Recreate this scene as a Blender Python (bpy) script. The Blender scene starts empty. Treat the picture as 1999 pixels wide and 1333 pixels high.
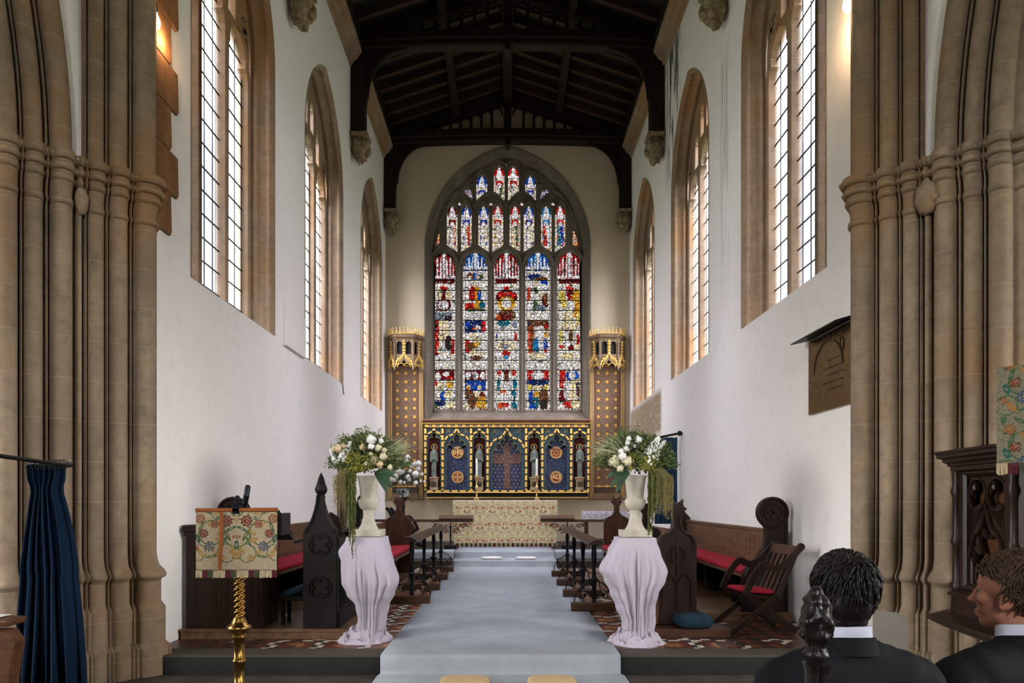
import bpy, math, random
from mathutils import Vector, Matrix, noise
R=random.Random(7)
SC=bpy.context.scene; COL=SC.collection
PI=math.pi
EYE=1.42; F=1333.0; VX,VY=991.0,975.0
def PX(x,y,d): return Vector(((x-VX)*d/F, d, EYE-(y-VY)*d/F))
# ---------------------------------------------------------------- mesh builder
class MB:
    def __init__(s): s.v=[];s.f=[];s.mi=[];s.sm=[];s.M=None
    def add(s,vs,fs,m=0,sm=False):
        b=len(s.v)
        for p in vs:
            p=Vector(p)
            s.v.append(s.M@p if s.M else p)
        for k,f in enumerate(fs):
            s.f.append([b+i for i in f]); s.mi.append(m[k] if isinstance(m,list) else m); s.sm.append(sm)
        return s
    def box(s,x0,x1,y0,y1,z0,z1,m=0,T=None):
        vs=[Vector((x,y,z)) for z in(z0,z1) for y in(y0,y1) for x in(x0,x1)]
        if T: vs=[T@v for v in vs]
        return s.add(vs,[(0,2,3,1),(4,5,7,6),(0,1,5,4),(2,6,7,3),(0,4,6,2),(1,3,7,5)],m)
    def loft(s,rows,cu=False,cv=False,caps=False,m=0,sm=True):
        n=len(rows[0]);k=len(rows);vs=[p for r in rows for p in r];fs=[];mm=[]
        for j in range(k if cv else k-1):
            for i in range(n if cu else n-1):
                a=j*n+i;b=j*n+(i+1)%n;c=((j+1)%k)*n+(i+1)%n;d=((j+1)%k)*n+i
                fs.append((a,b,c,d)); mm.append(m(i,j) if callable(m) else m)
        s.add(vs,fs,mm,sm)
        if caps:
            m0=m(0,0) if callable(m) else m
            s.add(rows[0],[tuple(range(n))[::-1]],m0); s.add(rows[-1],[tuple(range(n))],m0)
        return s
    def lathe(s,prof,c=(0,0,0),n=16,m=0,fl=None,sx=1,sy=1,sm=True,T=None):
        rows=[]
        for k,(r,z) in enumerate(prof):
            row=[]
            for i in range(n):
                a=2*PI*i/n; rr=r*(fl(a,k,z) if fl else 1)
                p=Vector((rr*math.cos(a)*sx,rr*math.sin(a)*sy,z))
                if T: p=T@p
                row.append(p+Vector(c))
            rows.append(row)
        return s.loft(rows,cu=True,caps=True,m=m,sm=sm)
    def tube(s,pts,r,n=8,m=0,sm=True,up=None,closed=False):
        pts=[Vector(p) for p in pts];rows=[]
        N=len(pts); u=None
        for i,p in enumerate(pts):
            if closed: t=pts[(i+1)%N]-pts[i-1]
            else: t=pts[min(i+1,N-1)]-pts[max(i-1,0)]
            if t.length<1e-9: t=Vector((0,0,1))
            t.normalize()
            if u is None:
                a=Vector(up) if up else (Vector((0,0,1)) if abs(t.z)<.9 else Vector((1,0,0)))
                u=a-t*a.dot(t)
            else: u=u-t*u.dot(t)
            if u.length<1e-6: u=t.orthogonal()
            u.normalize(); w=t.cross(u)
            rr=r[i] if isinstance(r,(list,tuple)) else r
            rows.append([p+(u*math.cos(2*PI*k/n)+w*math.sin(2*PI*k/n))*rr for k in range(n)])
        return s.loft(rows,cu=True,cv=closed,caps=not closed,m=m,sm=sm)
    def bar(s,pts,wd,th,nrm,m=0,closed=False,sm=False):
        # rectangular bar, width in the plane, thickness along nrm; m may be callable(i,j)
        pts=[Vector(p) for p in pts];nrm=Vector(nrm).normalized();rows=[];N=len(pts)
        for i,p in enumerate(pts):
            if closed: t=pts[(i+1)%N]-pts[i-1]
            else: t=pts[min(i+1,N-1)]-pts[max(i-1,0)]
            t.normalize(); w=t.cross(nrm)
            if w.length<1e-6: w=t.orthogonal()
            w.normalize();h=wd/2;g=th/2;c=.6
            rows.append([p+w*h*c+nrm*g,p+w*h+nrm*g*.3,p+w*h-nrm*g,p-w*h-nrm*g,p-w*h+nrm*g*.3,p-w*h*c+nrm*g])
        return s.loft(rows,cu=True,cv=closed,caps=not closed,m=m,sm=sm)
    def ell(s,c,r,n=12,k=8,m=0,T=None,fn=None):
        c=Vector(c);r=Vector(r) if hasattr(r,'__len__') else Vector((r,r,r));rows=[]
        for j in range(k+1):
            th=PI*j/k*.998+.001;row=[]
            for i in range(n):
                a=2*PI*i/n
                p=Vector((math.sin(th)*math.cos(a),math.sin(th)*math.sin(a),-math.cos(th)))
                q=Vector((p.x*r.x,p.y*r.y,p.z*r.z))
                if fn: q=q*fn(p)
                if T: q=T@q
                row.append(c+q)
            rows.append(row)
        return s.loft(rows,cu=True,caps=True,m=m)
    def prism(s,poly,w0,w1,mp,m=0,bev=0):
        n=len(poly)
        if bev:
            cx=sum(p[0] for p in poly)/n;cy=sum(p[1] for p in poly)/n
        a=[mp(p[0],p[1],w0) for p in poly];b=[mp(p[0],p[1],w1) for p in poly]
        s.add(a+b,[tuple(range(n))[::-1],tuple(range(n,2*n))]+[(i,(i+1)%n,n+(i+1)%n,n+i) for i in range(n)],m)
        return s
    def plate(s,outer,holes,w0,w1,mp,m=0,bev=0.0):
        cu=bpy.data.curves.new('c','CURVE');cu.dimensions='2D';cu.fill_mode='BOTH'
        for lp in [outer]+list(holes):
            sp=cu.splines.new('POLY');sp.points.add(len(lp)-1)
            for i,p in enumerate(lp): sp.points[i].co=(p[0],p[1],0,1)
            sp.use_cyclic_u=True
        g=abs(w1-w0)/2;cu.extrude=max(g-bev,1e-4)
        if bev: cu.bevel_depth=bev;cu.bevel_resolution=0;cu.offset=-bev
        ob=bpy.data.objects.new('c',cu);me=ob.to_mesh();c=(w0+w1)/2
        s.add([mp(v.co.x,v.co.y,c+v.co.z*(1 if w1>w0 else -1)) for v in me.vertices],[tuple(p.vertices) for p in me.polygons],m)
        ob.to_mesh_clear();bpy.data.objects.remove(ob);bpy.data.curves.remove(cu)
        return s
    def text(s,txt,size,mp,m=0,th=.01,bold=0):
        cu=bpy.data.curves.new('t','FONT');cu.body=txt;cu.size=size;cu.extrude=th;cu.align_x='CENTER';cu.align_y='CENTER';cu.offset=bold
        ob=bpy.data.objects.new('t',cu);me=ob.to_mesh()
        s.add([mp(v.co.x,v.co.y,v.co.z) for v in me.vertices],[tuple(p.vertices) for p in me.polygons],m)
        ob.to_mesh_clear();bpy.data.objects.remove(ob);bpy.data.curves.remove(cu)
        return s
    def mesh(s,name,mats):
        me=bpy.data.meshes.new(name);me.from_pydata([tuple(p) for p in s.v],[],s.f)
        for mt in mats: me.materials.append(mt)
        me.polygons.foreach_set('material_index',s.mi);me.polygons.foreach_set('use_smooth',s.sm)
        me.validate();me.update()
        return me
def obj(name,mb,mats,parent=None,bevel=0,loc=None,label=None):
    if not isinstance(mats,(list,tuple)): mats=[mats]
    o=bpy.data.objects.new(name,mb.mesh(name,mats));COL.objects.link(o)
    if parent: o.parent=parent
    if loc: o.location=loc
    if label: o['label']=label
    if bevel:
        b=o.modifiers.new('b','BEVEL');b.width=bevel;b.segments=2;b.limit_method='ANGLE';b.angle_limit=.7
    return o
def tag(o,label,cat,group=None):
    o['label']=label;o['category']=cat
    if group:o['group']=group
    return o
def thing(name,label,cat,loc=(0,0,0),rz=0,group=None):
    o=bpy.data.objects.new(name,None);COL.objects.link(o);o.empty_display_size=.1
    o.location=loc;o.rotation_euler=(0,0,rz)
    return tag(o,label,cat,group)
def struct(name,mb,mats,**k):
    o=obj(name,mb,mats,**k);o['kind']='structure';return o
def dup(o,loc,rz=None,label=None,name=None,scale=None):
    c=o.copy();COL.objects.link(c);c.location=loc
    if rz is not None:c.rotation_euler=(0,0,rz)
    if label:c['label']=label
    if scale:c.scale=scale
    def kids(a,b):
        for ch in [x for x in list(bpy.data.objects) if x.parent==a]:
            d=ch.copy();COL.objects.link(d);d.parent=b;kids(ch,d)
    kids(o,c)
    return c
# ---------------------------------------------------------------- 2D shapes
def arc_pts(cx,cz,r,a0,a1,n): return [(cx+r*math.cos(a0+(a1-a0)*i/n),cz+r*math.sin(a0+(a1-a0)*i/n)) for i in range(n+1)]
def parch(c,a,z0,zs,za,t=0,n=14):
    """pointed arch path from bottom left up over to bottom right; inset t"""
    h=za-zs;R_=(a*a+h*h)/(2*a);r=R_-t;cx=-a+R_
    an=math.acos(max(-1,min(1,cx/r)))
    L=[(cx-r*math.cos(an*i/n),r*math.sin(an*i/n)+zs) for i in range(n+1)]
    P=[(c-a+t,z0)]+[(c+x,z) for x,z in L]
    return P+[(c-x,z) for x,z in L[::-1][1:]]+[(c+a-t,z0)]
def cusped(x0,x1,z0,z1,zs,za,n=7,zb=None,ped=.16):
    """light opening: rectangle with pointed trefoil head; z0 bottom left z1 bottom right"""
    w=x1-x0;c=(x0+x1)/2
    L=[(x0,z0)]
    h=za-zs
    prof=[(0,0),(-.0,.18),(.04,.34),(.12,.40),(.10,.46),(.10,.6),(.16,.74),(.28,.84),(.40,.93)]
    L+=[(x0+w*a,zs+h*b) for a,b in prof]+[(c,za)]+[(x1-w*a,zs+h*b) for a,b in prof[::-1]]+[(x1,z1)]
    return L
def circ(cx,cz,r,n=16,rz=None): return [(cx+r*math.cos(2*PI*i/n),cz+(rz or r)*math.sin(2*PI*i/n)) for i in range(n)]
def foil(cx,cz,r,k=4,n=8,rot=0):
    P=[]
    for j in range(k):
        a=rot+2*PI*j/k;ox,oz=cx+r*.5*math.cos(a),cz+r*.5*math.sin(a)
        for i in range(n+1):
            b=a-PI*.62+PI*1.24*i/n
            P.append((ox+r*.5*math.cos(b),oz+r*.5*math.sin(b)))
    return P
# ---------------------------------------------------------------- materials
class NT:
    def __init__(s,name):
        s.m=bpy.data.materials.new(name);s.m.use_nodes=True;s.t=s.m.node_tree;s.t.nodes.clear()
        s.out=s.n('ShaderNodeOutputMaterial')
    def n(s,ty,**k):
        nd=s.t.nodes.new(ty)
        for a,b in k.items():
            if a=='i':
                for q,w in b.items():
                    if hasattr(w,'bl_idname') or isinstance(w,bpy.types.NodeSocket): s.t.links.new(w,nd.inputs[q])
                    else: nd.inputs[q].default_value=w
            else: setattr(nd,a,b)
        return nd
    def l(s,a,b): s.t.links.new(a,b)
    def obj(s,sc=(1,1,1),rot=(0,0,0)):
        tc=s.n('ShaderNodeTexCoord');mp=s.n('ShaderNodeMapping');mp.inputs['Scale'].default_value=sc;mp.inputs['Rotation'].default_value=rot
        s.l(tc.outputs['Object'],mp.inputs[0]);return mp.outputs[0]
    def noise(s,vec,scale,det=4,rough=.55): 
        return s.n('ShaderNodeTexNoise',i={'Vector':vec,'Scale':scale,'Detail':det,'Roughness':rough}).outputs['Fac']
    def math(s,op,a,b=0,c=0):
        return s.n('ShaderNodeMath',operation=op,i={0:a,1:b,2:c}).outputs[0]
    def mr(s,v,a,b,c,d): return s.n('ShaderNodeMapRange',i={0:v,1:a,2:b,3:c,4:d}).outputs[0]
    def mix(s,f,a,b,mode='MIX'):
        nd=s.n('ShaderNodeMix',data_type='RGBA',blend_type=mode)
        for i,x in ((0,f),(6,a),(7,b)):
            if isinstance(x,bpy.types.NodeSocket): s.l(x,nd.inputs[i])
            else: nd.inputs[i].default_value=x if i==0 else c4(x)
        return nd.outputs[2]
    def ramp(s,v,stops):
        nd=s.n('ShaderNodeValToRGB');e=nd.color_ramp.elements
        while len(e)<len(stops): e.new(.5)
        for k,(p,c) in enumerate(stops): e[k].position=p;e[k].color=c4(c)
        s.l(v,nd.inputs[0]);return nd.outputs[0]
    def sep(s,vec): return s.n('ShaderNodeSeparateXYZ',i={0:vec}).outputs
    def bump(s,h,st=.3,d=.01): return s.n('ShaderNodeBump',i={'Height':h,'Strength':st,'Distance':d}).outputs[0]
    def bsdf(s,col,rough=.6,metal=0,nrm=None,**k):
        b=s.n('ShaderNodeBsdfPrincipled')
        for q,w in (('Base Color',col),('Roughness',rough),('Metallic',metal)):
            if isinstance(w,bpy.types.NodeSocket): s.l(w,b.inputs[q])
            else: b.inputs[q].default_value=c4(w) if q=='Base Color' else w
        b.inputs['Specular IOR Level'].default_value=.22
        if nrm: s.l(nrm,b.inputs['Normal'])
        for q,w in k.items():
            b.inputs[q.replace('_',' ')].default_value=w
        s.l(b.outputs[0],s.out.inputs[0]);return b
def c4(c): return (c[0],c[1],c[2],1)
def G(r,g,b):
    """8-bit display colour to linear"""
    f=lambda v:((v/255+.055)/1.055)**2.4 if v>10 else v/255/12.92
    return (f(r),f(g),f(b))
def M(name,c,rough=.6,metal=0,var=.15,ns=6,bump=.15,bs=40,st=(1,1,1),c2=None,spec=.25):
    t=NT(name);v=t.obj(st);n=t.noise(v,ns,5)
    lo=tuple(x*(1-var) for x in c);hi=tuple(min(1,x*(1+var)) for x in c)
    if c2: lo=c2;hi=c
    col=t.ramp(n,[(.32,lo),(.68,hi)])
    nb=t.bump(t.noise(v,bs,3),bump,.01)
    b=t.bsdf(col,rough,metal,nb);b.inputs['Specular IOR Level'].default_value=spec
    return t.m
m_stone=None
def stone(name,ca,cb,orange=None,joint=.35,bs=60,warm=.0):
    t=NT(name);v=t.obj();n1=t.noise(v,1.3,5);n2=t.noise(v,9,6,.65);n3=t.noise(t.obj((1,1,.18)),3.5,4)
    col=t.mix(n1,ca,cb);col=t.mix(t.mr(n3,.45,.7,0,.6),col,tuple(x*1.35 for x in ca))
    col=t.mix(t.mr(n2,.45,.75,0,.5),col,tuple(x*.62 for x in cb))
    if orange: col=t.mix(t.mr(t.noise(t.obj((.6,.6,.5)),1.1,3),.5,.66,0,.8),col,orange)
    z=t.sep(v)[2];fr=t.math('FRACT',t.math('MULTIPLY',z,1/joint))
    ln=t.mr(t.math('ABSOLUTE',t.math('SUBTRACT',fr,.5)),.484,.495,0,1)
    col=t.mix(t.math('MULTIPLY',ln,.45),col,tuple(x*1.3 for x in ca))
    h=t.math('ADD',t.noise(v,bs,5,.7),t.math('MULTIPLY',ln,-.8))
    t.bsdf(col,.85,0,t.bump(h,.35,.012));return t.m
def wood(name,c,c2,rough=.45,st=(6,6,.8),ns=3,spec=.2):
    t=NT(name);v=t.obj(st);n=t.noise(v,ns,6,.6);w=t.noise(t.obj(tuple(x*5 for x in st)),4,3)
    col=t.mix(t.mr(w,.4,.7,0,.5),t.ramp(n,[(.3,c2),(.7,c)]),tuple(x*.5 for x in c2))
    b=t.bsdf(col,rough,0,t.bump(w,.2,.004));b.inputs['Specular IOR Level'].default_value=spec;return t.m
WOODX=(.8,6,6);WOODY=(6,.8,6)
m_lime=stone('limestone',G(140,122,100),G(100,84,68),orange=G(128,96,62))
m_lime2=stone('window_limestone',G(142,122,100),G(112,92,72),orange=G(136,100,62),joint=.42)
m_trac=stone('tracery_stone',G(112,102,90),G(84,76,66),joint=.9)
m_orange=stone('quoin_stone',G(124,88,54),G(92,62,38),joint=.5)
m_dark=wood('dark_oak_roof',G(40,28,20),G(20,14,11),.7)
m_dark2=wood('roof_board',G(26,20,16),G(14,11,9),.8,WOODX)
m_rafter=wood('rafter_oak',G(66,44,30),G(38,26,18),.65,WOODX)
m_oak=wood('dark_oak',G(50,31,22),G(24,15,11),.38)
m_oaky=wood('dark_oak_long',G(50,31,22),G(24,15,11),.35,WOODY)
m_oak2=wood('mid_oak',G(92,60,40),G(56,34,22),.4)
m_oak2y=wood('mid_oak_long',G(120,90,66),G(80,57,40),.4,WOODY)
m_oak2x=wood('mid_oak_cross',G(84,56,38),G(50,32,21),.4,WOODX)
m_black=wood('blackened_oak',G(28,22,18),G(14,11,10),.45)
m_iron=M('black_iron',G(20,22,25),.35,.6,.2)
m_copper=M("bronzed_iron",G(96,62,48),.45,.5,.2)
m_brass=M('brass',G(156,120,64),.26,1,.12,14,.05)
m_gold=M('gilding',G(196,150,70),.4,.55,.15,20,.1)
m_red=M('red_cushion_fabric',G(158,28,48),.9,0,.18,20,.3,120)
m_plaster=None
def plaster(name,right=False):
    t=NT(name);v=t.obj();n=t.noise(v,.6,4);n2=t.noise(v,7,5)
    col=t.mix(n,G(226,220,214),G(214,208,202));col=t.mix(t.mr(n2,.5,.8,0,.35),col,G(196,190,184))
    if right:
        s=t.sep(v);y,z=s[1],s[2]
        def band(x,a,b,f): return t.math('MULTIPLY',t.mr(x,a-f,a+f,0,1),t.mr(x,b-f,b+f,1,0))
        st=t.noise(t.obj((1,2.4,.35)),2.0,5,.65)
        # black damp stain beside the truss, fine vertical runs under the corbel
        w=t.math('MULTIPLY',band(y,13.3,14.35,.25),band(z,8.2,11.0,.5))
        k=t.mr(st,.47,.53,0,1);col=t.mix(t.math('MULTIPLY',t.math('MULTIPLY',w,k),.93),col,G(38,40,38))
        w2=t.math('MULTIPLY',band(y,10.35,10.75,.06),band(z,4.6,8.5,.5))
        st2=t.noise(t.obj((1,16,.35)),2.0,4,.7);k2=t.mr(st2,.52,.6,0,.75)
        col=t.mix(t.math('MULTIPLY',w2,k2),col,G(96,88,78))
        w3=t.math('MULTIPLY',band(y,14.9,18.6,.12),band(z,2.9,3.82,.08))
        st3=t.noise(t.obj((1,1,1)),6,6,.7)
        col=t.mix(t.math('MULTIPLY',w3,t.mr(st3,.3,.4,0,1)),col,t.ramp(t.noise(v,11,4),[(.3,G(128,92,70)),(.5,G(160,142,118)),(.7,G(96,88,76))]) if hasattr(t,'ramp') else col)
    t.bsdf(col,.92,0,t.bump(t.noise(v,22,4),.12,.01));return t.m
m_plaster=plaster('white_plaster');m_plasterR=plaster('white_plaster_stained',True)
def plastermk(c):
    t=NT('east_plaster');v=t.obj();n=t.noise(v,1.2,5)
    t.bsdf(t.mix(n,c,tuple(x*.86 for x in c)),.92,0,t.bump(t.noise(v,22,4),.12,.01));return t.m
m_plasterE=plastermk(G(186,170,146))
SKY=9.5
SKYC=[(0,.050),(.42,.042),(.62,.42),(1,1.0)]
NAVW=(.4,4.25)
NAVL=(.4,4.25)
NZ=1.1
WSKY=10.5
EXPO=1.65
GK=1.0
# ================================================================= SHELL
XW=3.35; YE=18.72; YC=6.32
HW=1.25
WINS_L=[(8.51,3.77),(12.57,3.77),(16.87,3.77)]
WINS_R=[(8.47,3.86),(12.66,3.86),(16.87,3.86)]
ZS,ZA=7.55,9.36
def side_mp(sgn): return lambda u,v,w: Vector((sgn*(XW+w),u,v))
def east_mp(u,v,w): return Vector((u,YE+w,v))
m_tile=None
def tiles():
    t=NT('encaustic_tile');v=t.obj();s=t.sep(v);x,y=s[0],s[1]
    P_=.46
    fx=t.math('SUBTRACT',t.math('FRACT',t.math('MULTIPLY',x,1/P_)),.5);fy=t.math('SUBTRACT',t.math('FRACT',t.math('MULTIPLY',y,1/P_)),.5)
    ax=t.math('ABSOLUTE',fx);ay=t.math('ABSOLUTE',fy)
    dia=t.math('ADD',ax,ay);mx=t.math('MAXIMUM',ax,ay)
    r=t.math('SQRT',t.math('ADD',t.math('MULTIPLY',ax,ax),t.math('MULTIPLY',ay,ay)))
    col=t.mix(t.math('GREATER_THAN',mx,.36),G(92,46,32),G(34,32,32))
    q=t.n('ShaderNodeTexChecker',i={'Vector':v,'Scale':1/P_*4,'Color1':(*G(196,184,164),1),'Color2':(*G(44,44,44),1)}).outputs[0]
    col=t.mix(t.math('GREATER_THAN',mx,.38),col,q)
    col=t.mix(t.math('LESS_THAN',r,.34),col,G(46,40,38))
    col=t.mix(t.math('LESS_THAN',r,.31),col,G(98,50,34))
    col=t.mix(t.math('LESS_THAN',r,.19),col,G(146,100,56))
    col=t.mix(t.math('LESS_THAN',t.math('MINIMUM',ax,ay),.012),col,G(40,36,34))
    # second band of the floor: small lozenges away from the centre
    q2=t.n('ShaderNodeTexChecker',i={'Vector':t.obj((1,1,1),(0,0,PI/4)),'Scale':6.5,'Color1':(*G(88,46,34),1),'Color2':(*G(40,35,33),1)}).outputs[0]
    col=t.mix(t.math('GREATER_THAN',t.math('ABSOLUTE',x),2.05),col,t.mix(t.math('GREATER_THAN',t.noise(v,2.3,1),.55),q2,col))
    n=t.noise(v,14,5);col=t.mix(t.mr(n,.4,.75,0,.5),col,G(70,52,42))
    b=t.bsdf(col,t.mr(n,.3,.8,.25,.5),0,t.bump(n,.1,.004));return t.m
m_tile=tiles()
m_step=stone('worn_step_stone',G(64,57,48),G(34,30,26),joint=9,bs=30)
m_stepd=stone('dark_step_stone',G(28,28,26),G(17,17,16),joint=9,bs=30)
m_carpet=M('blue_grey_carpet',G(144,149,152),.95,0,.1,3,.35,320,spec=.1)
# floors
f=MB();f.box(-XW-.1,XW+.1,YC,14.3,-.3,0);struct('floor',f,m_tile)
f=MB();f.box(-9,9,-9,YC+.02,-.5,-.17);struct('floor_crossing',f,m_step)
f=MB();f.box(-XW-.05,XW+.05,YC-.12,YC+.17,-.17,.006,0);f.add([],[]);f.box(-XW-.05,XW+.05,YC-.125,YC-.12,-.169,-.01,1)
o=struct('trim_1',f,[m_step,m_stepd],bevel=.006)
f=MB();f.box(-XW,XW,14.2,14.82,-.02,.14);f.box(-XW,XW,14.8,YE+.1,-.02,.28)
struct('floor_sanctuary',f,m_step,bevel=.012)
# side walls with window holes
for side,sgn,wins,mt in(('left',-1,WINS_L,m_plaster),('right',1,WINS_R,m_plasterR)):
    mp=side_mp(sgn)
    holes=[parch(c,1.30,z0,ZS,ZA,n=20) for c,z0 in wins]
    if sgn<0: holes.append(parch(13.95,.42,0.0,1.75,2.3,n=10))
    b=MB().plate([(6.3,-.2),(YE+.3,-.2),(YE+.3,11.6),(6.3,11.6)],holes,0,.75,mp)
    struct('wall_'+side,b,mt)
b=MB().plate([(-4.2,-.2),(4.2,-.2),(4.2,13),(-4.2,13)],[parch(0,2.28,3.62,8.3,11.12,n=24)],0,.8,east_mp)
struct('wall_east',b,m_plasterE)
# ---------- window mouldings
def jamb(c,a,z0,zs,za,prof,mp,mat,parent,sill=None,n=18,name='moulded_jamb'):
    rows=[[mp(u,v,w) for u,v in parch(c,a,z0,zs,za,t=t,n=n)] for t,w in prof]
    b=MB().loft(rows);obj(name,b,mat,parent)
def jprof(d,inset,k):
    P=[(0,-.012),(.012,-.012),(.02,.012)]
    for i in range(k*6+1):
        q=i/(k*6);ph=(i%6)/6
        P.append((.022+(inset-.03)*q+(.022*math.sin(PI*ph) if (i//6)%2==0 else -.006*math.sin(PI*ph)),.015+(d-.02)*q))
    return P
def glassmat_clear():
    t=NT('obscured_leaded_glass');v=t.obj();n=t.noise(v,5,4);s=t.sep(v)
    pitch_z,pitch_y=.29,.235
    lead=None
    for ax,p,wd in((2,pitch_z,.012),(1,pitch_y,.030)):
        fr=t.math('ABSOLUTE',t.math('SUBTRACT',t.math('FRACT',t.math('MULTIPLY',s[ax],1/p)),.5))
        q=t.math('GREATER_THAN',fr,.5-wd/2/p*1.0)
        lead=q if lead is None else t.math('MAXIMUM',lead,q)
    tr=t.n('ShaderNodeBsdfTransparent');tl=t.n('ShaderNodeBsdfTranslucent');tl.inputs[0].default_value=(.80,.84,.92,1)
    col=t.mix(n,G(196,198,212),G(234,236,246));t.l(col,tr.inputs[0])
    mx=t.n('ShaderNodeMixShader',i={0:.05});t.l(tr.outputs[0],mx.inputs[1]);t.l(tl.outputs[0],mx.inputs[2])
    d=t.n('ShaderNodeBsdfDiffuse');d.inputs[0].default_value=(.03,.035,.04,1)
    m2=t.n('ShaderNodeMixShader',i={0:lead});t.l(mx.outputs[0],m2.inputs[1]);t.l(d.outputs[0],m2.inputs[2])
    t.l(m2.outputs[0],t.out.inputs[0]);return t.m
m_clear=glassmat_clear()
def side_window(i,sgn,c,z0):
    mp=side_mp(sgn);r=thing('window_%d'%i,'x','x',(0,0,0));
    for k in('label','category'): del r[k]
    r['kind']='structure'
    a=1.30
    jamb(c,a,z0-.0,ZS,ZA,jprof(.36,.13,4),mp,m_lime2,r)
    ai=a-.11;lw=.60;mw=(2*ai-3*lw)/4
    # tracery plate
    t0=.11
    holes=[]
    x0s=[c-1.13,c-.36,c+.41]; lw=.72
    for k,x0 in enumerate(x0s):
        zt=ZS-.25 if k!=1 else ZS+.05
        holes.append(cusped(x0,x0+lw,z0+.04,z0+.04,zt-.1,zt+.52))
    # upper lights
    for x0,zb,zt in((c-.70,ZS+.30,ZS+.86),(c-.33,ZS+.72,ZS+1.25),(c+.05,ZS+.72,ZS+1.25),(c+.42,ZS+.30,ZS+.86)):
        holes.append(cusped(x0,x0+.28,zb,zb,zt-.14,zt+.05))
    for x0 in(c-.95,c+.95): holes.append(foil(x0,ZS+.42,.13,4,6,PI/4))
    outer=parch(c,a,z0,ZS,ZA,t=t0,n=20)
    b=MB().plate(outer,holes,.29,.46,mp,bev=.03);obj('mullions_and_tracery',b,m_lime2,r)
    g=MB().add([mp(u,v,.41) for u,v in outer],[tuple(range(len(outer)))]);obj('leaded_glass',g,m_clear,r)
    s=MB();s.add([mp(c-a,z0,0),mp(c+a,z0,0),mp(c+a,z0+.03,.36),mp(c-a,z0+.03,.36)],[(0,1,2,3)]);
    s.box(0,0,0,0,0,0) if 0 else None
    obj('sill',s,m_plaster,r)
    b=MB()
    for k in range(14,30):
        z=k*.29
        if z>z0+.03 and z<8.6: q=1.15 if z<8 else .6;b.tube([mp(c-q,z,.40),mp(c+q,z,.40)],.009,6)
    obj('saddle_bars',b,m_iron,r)
n=1
for c,z in WINS_L: side_window(n,-1,c,z);n+=1
for c,z in WINS_R: side_window(n,1,c,z);n+=1
# ---------- east window
DG=YE+.42
def E(px,py): return ((px-VX)*DG/F, EYE-(py-VY)*DG/F)
ew=thing('window_7','x','x');del ew['label'];del ew['category'];ew['kind']='structure'
jamb(0,2.28,3.62,8.3,11.12,[(0,-.03),(.05,-.03),(.07,.0),(.05,.03),(.09,.08),(.12,.1),(.10,.14),(.15,.2),(.17,.2),(.17,.27),(.22,.34),(.24,.36)],east_mp,m_trac,ew,n=24)
LI=[(841.7,890.9),(903.7,952),(964.6,1013),(1025.6,1074.6),(1087,1135.6)]
UP=[(872.4,893.5),(900,921.3),(933.7,954.8),(961.3,982.2),(995,1015.8),(1022.2,1043),(1056,1076.7),(1083.2,1104)]
GL=[]   # glass openings: (kind, index, polygon)
def lt(x0,x1,yb0,yb1,ys,ya):
    a,zb0=E(x0,yb0);b,zb1=E(x1,yb1);return cusped(a,b,zb0,zb1,E(0,ys)[1],E(0,ya)[1])
for k,(a,b) in enumerate(LI): GL.append(('main',k,lt(a,b,801,801,530,491)))
for k,(a,b) in enumerate(UP): GL.append(('upper',k,lt(a,b,*((481,494) if k%2==0 else (494,481)),427,401)))
for k,(a,b,l,r_) in enumerate([(963.9,985.1,380,394),(991.6,1012.7,394,380)]): GL.append(('top',k,lt(a,b,l,r_,345,325)))
for k,(a,b,l,r_) in enumerate([(929.8,951.4,394,379),(1025,1046,379,394)]): GL.append(('side',k,lt(a,b,l,r_,361,343)))
def poly(*p): return [E(*q) for q in p]
GL.append(('blue',0,poly((923.3,393),(904.6,379),(906,372),(911,368),(917,369),(921,376))))
GL.append(('blue',1,poly((1053.3,393),(1056,376),(1060,369),(1066,368),(1071,372),(1072,379))))
GL.append(('gold',0,poly((845.5,487.7),(850,470),(855,452),(858.5,447),(860.5,470),(860.5,479))))
GL.append(('gold',1,poly((1130.5,487.7),(1116.6,479),(1116.6,470),(1118,447),(1122,452),(1127,470))))
for k,(x,y,r_) in enumerate([(987.7,322,3),(921.6,359.5,2.2),(1055,359.5,2.2)]): GL.append(('dot',k,circ(*E(x,y),r_*DG/F,10)))
for k,x in enumerate((896.6,958,1018.5,1079.6)): GL.append(('shield',k,circ(*E(x,400),3.6*DG/F,12,6*DG/F)))
outer=parch(0,2.28,3.62,8.3,11.12,t=.2,n=24)
b=MB().plate(outer,[g[2] for g in GL],.30,.50,east_mp,bev=.022)
def pa(xc,hw,ys,ya,n=9,ext=0):
    c,_=E(xc,0);zs,za=E(0,ys)[1],E(0,ya)[1];a=hw*DG/F
    return [east_mp(u,v,.27) for u,v in parch(c,a,zs-ext,zs,za,n=n)]
for a,c in LI: b.bar(pa((a+c)/2,30.7,532,480,ext=0),.05,.09,(0,-1,0))
for x in(896.9,958,1018.5,1079.8): b.bar(pa(x,30.6,421,378),.05,.09,(0,-1,0))
for x in(974.5,1002): b.bar(pa(x,13.8,336,317),.035,.08,(0,-1,0))
for x in(940.5,1036): b.bar(pa(x,14,356,337),.035,.08,(0,-1,0))
for a,c in UP: b.bar(pa((a+c)/2,13.5,420,396),.03,.07,(0,-1,0))
for x in(897.2,958.2,1019.3,1080.8):
    b.bar([east_mp(*E(x,y),.27) for y in(803,530)],.06,.12,(0,-1,0))
for x in(927.5,988.2,1049.5): b.bar([east_mp(*E(x,y),.27) for y in(485,400)],.05,.10,(0,-1,0))
obj('mullions_and_tracery',b,m_trac,ew)
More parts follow.
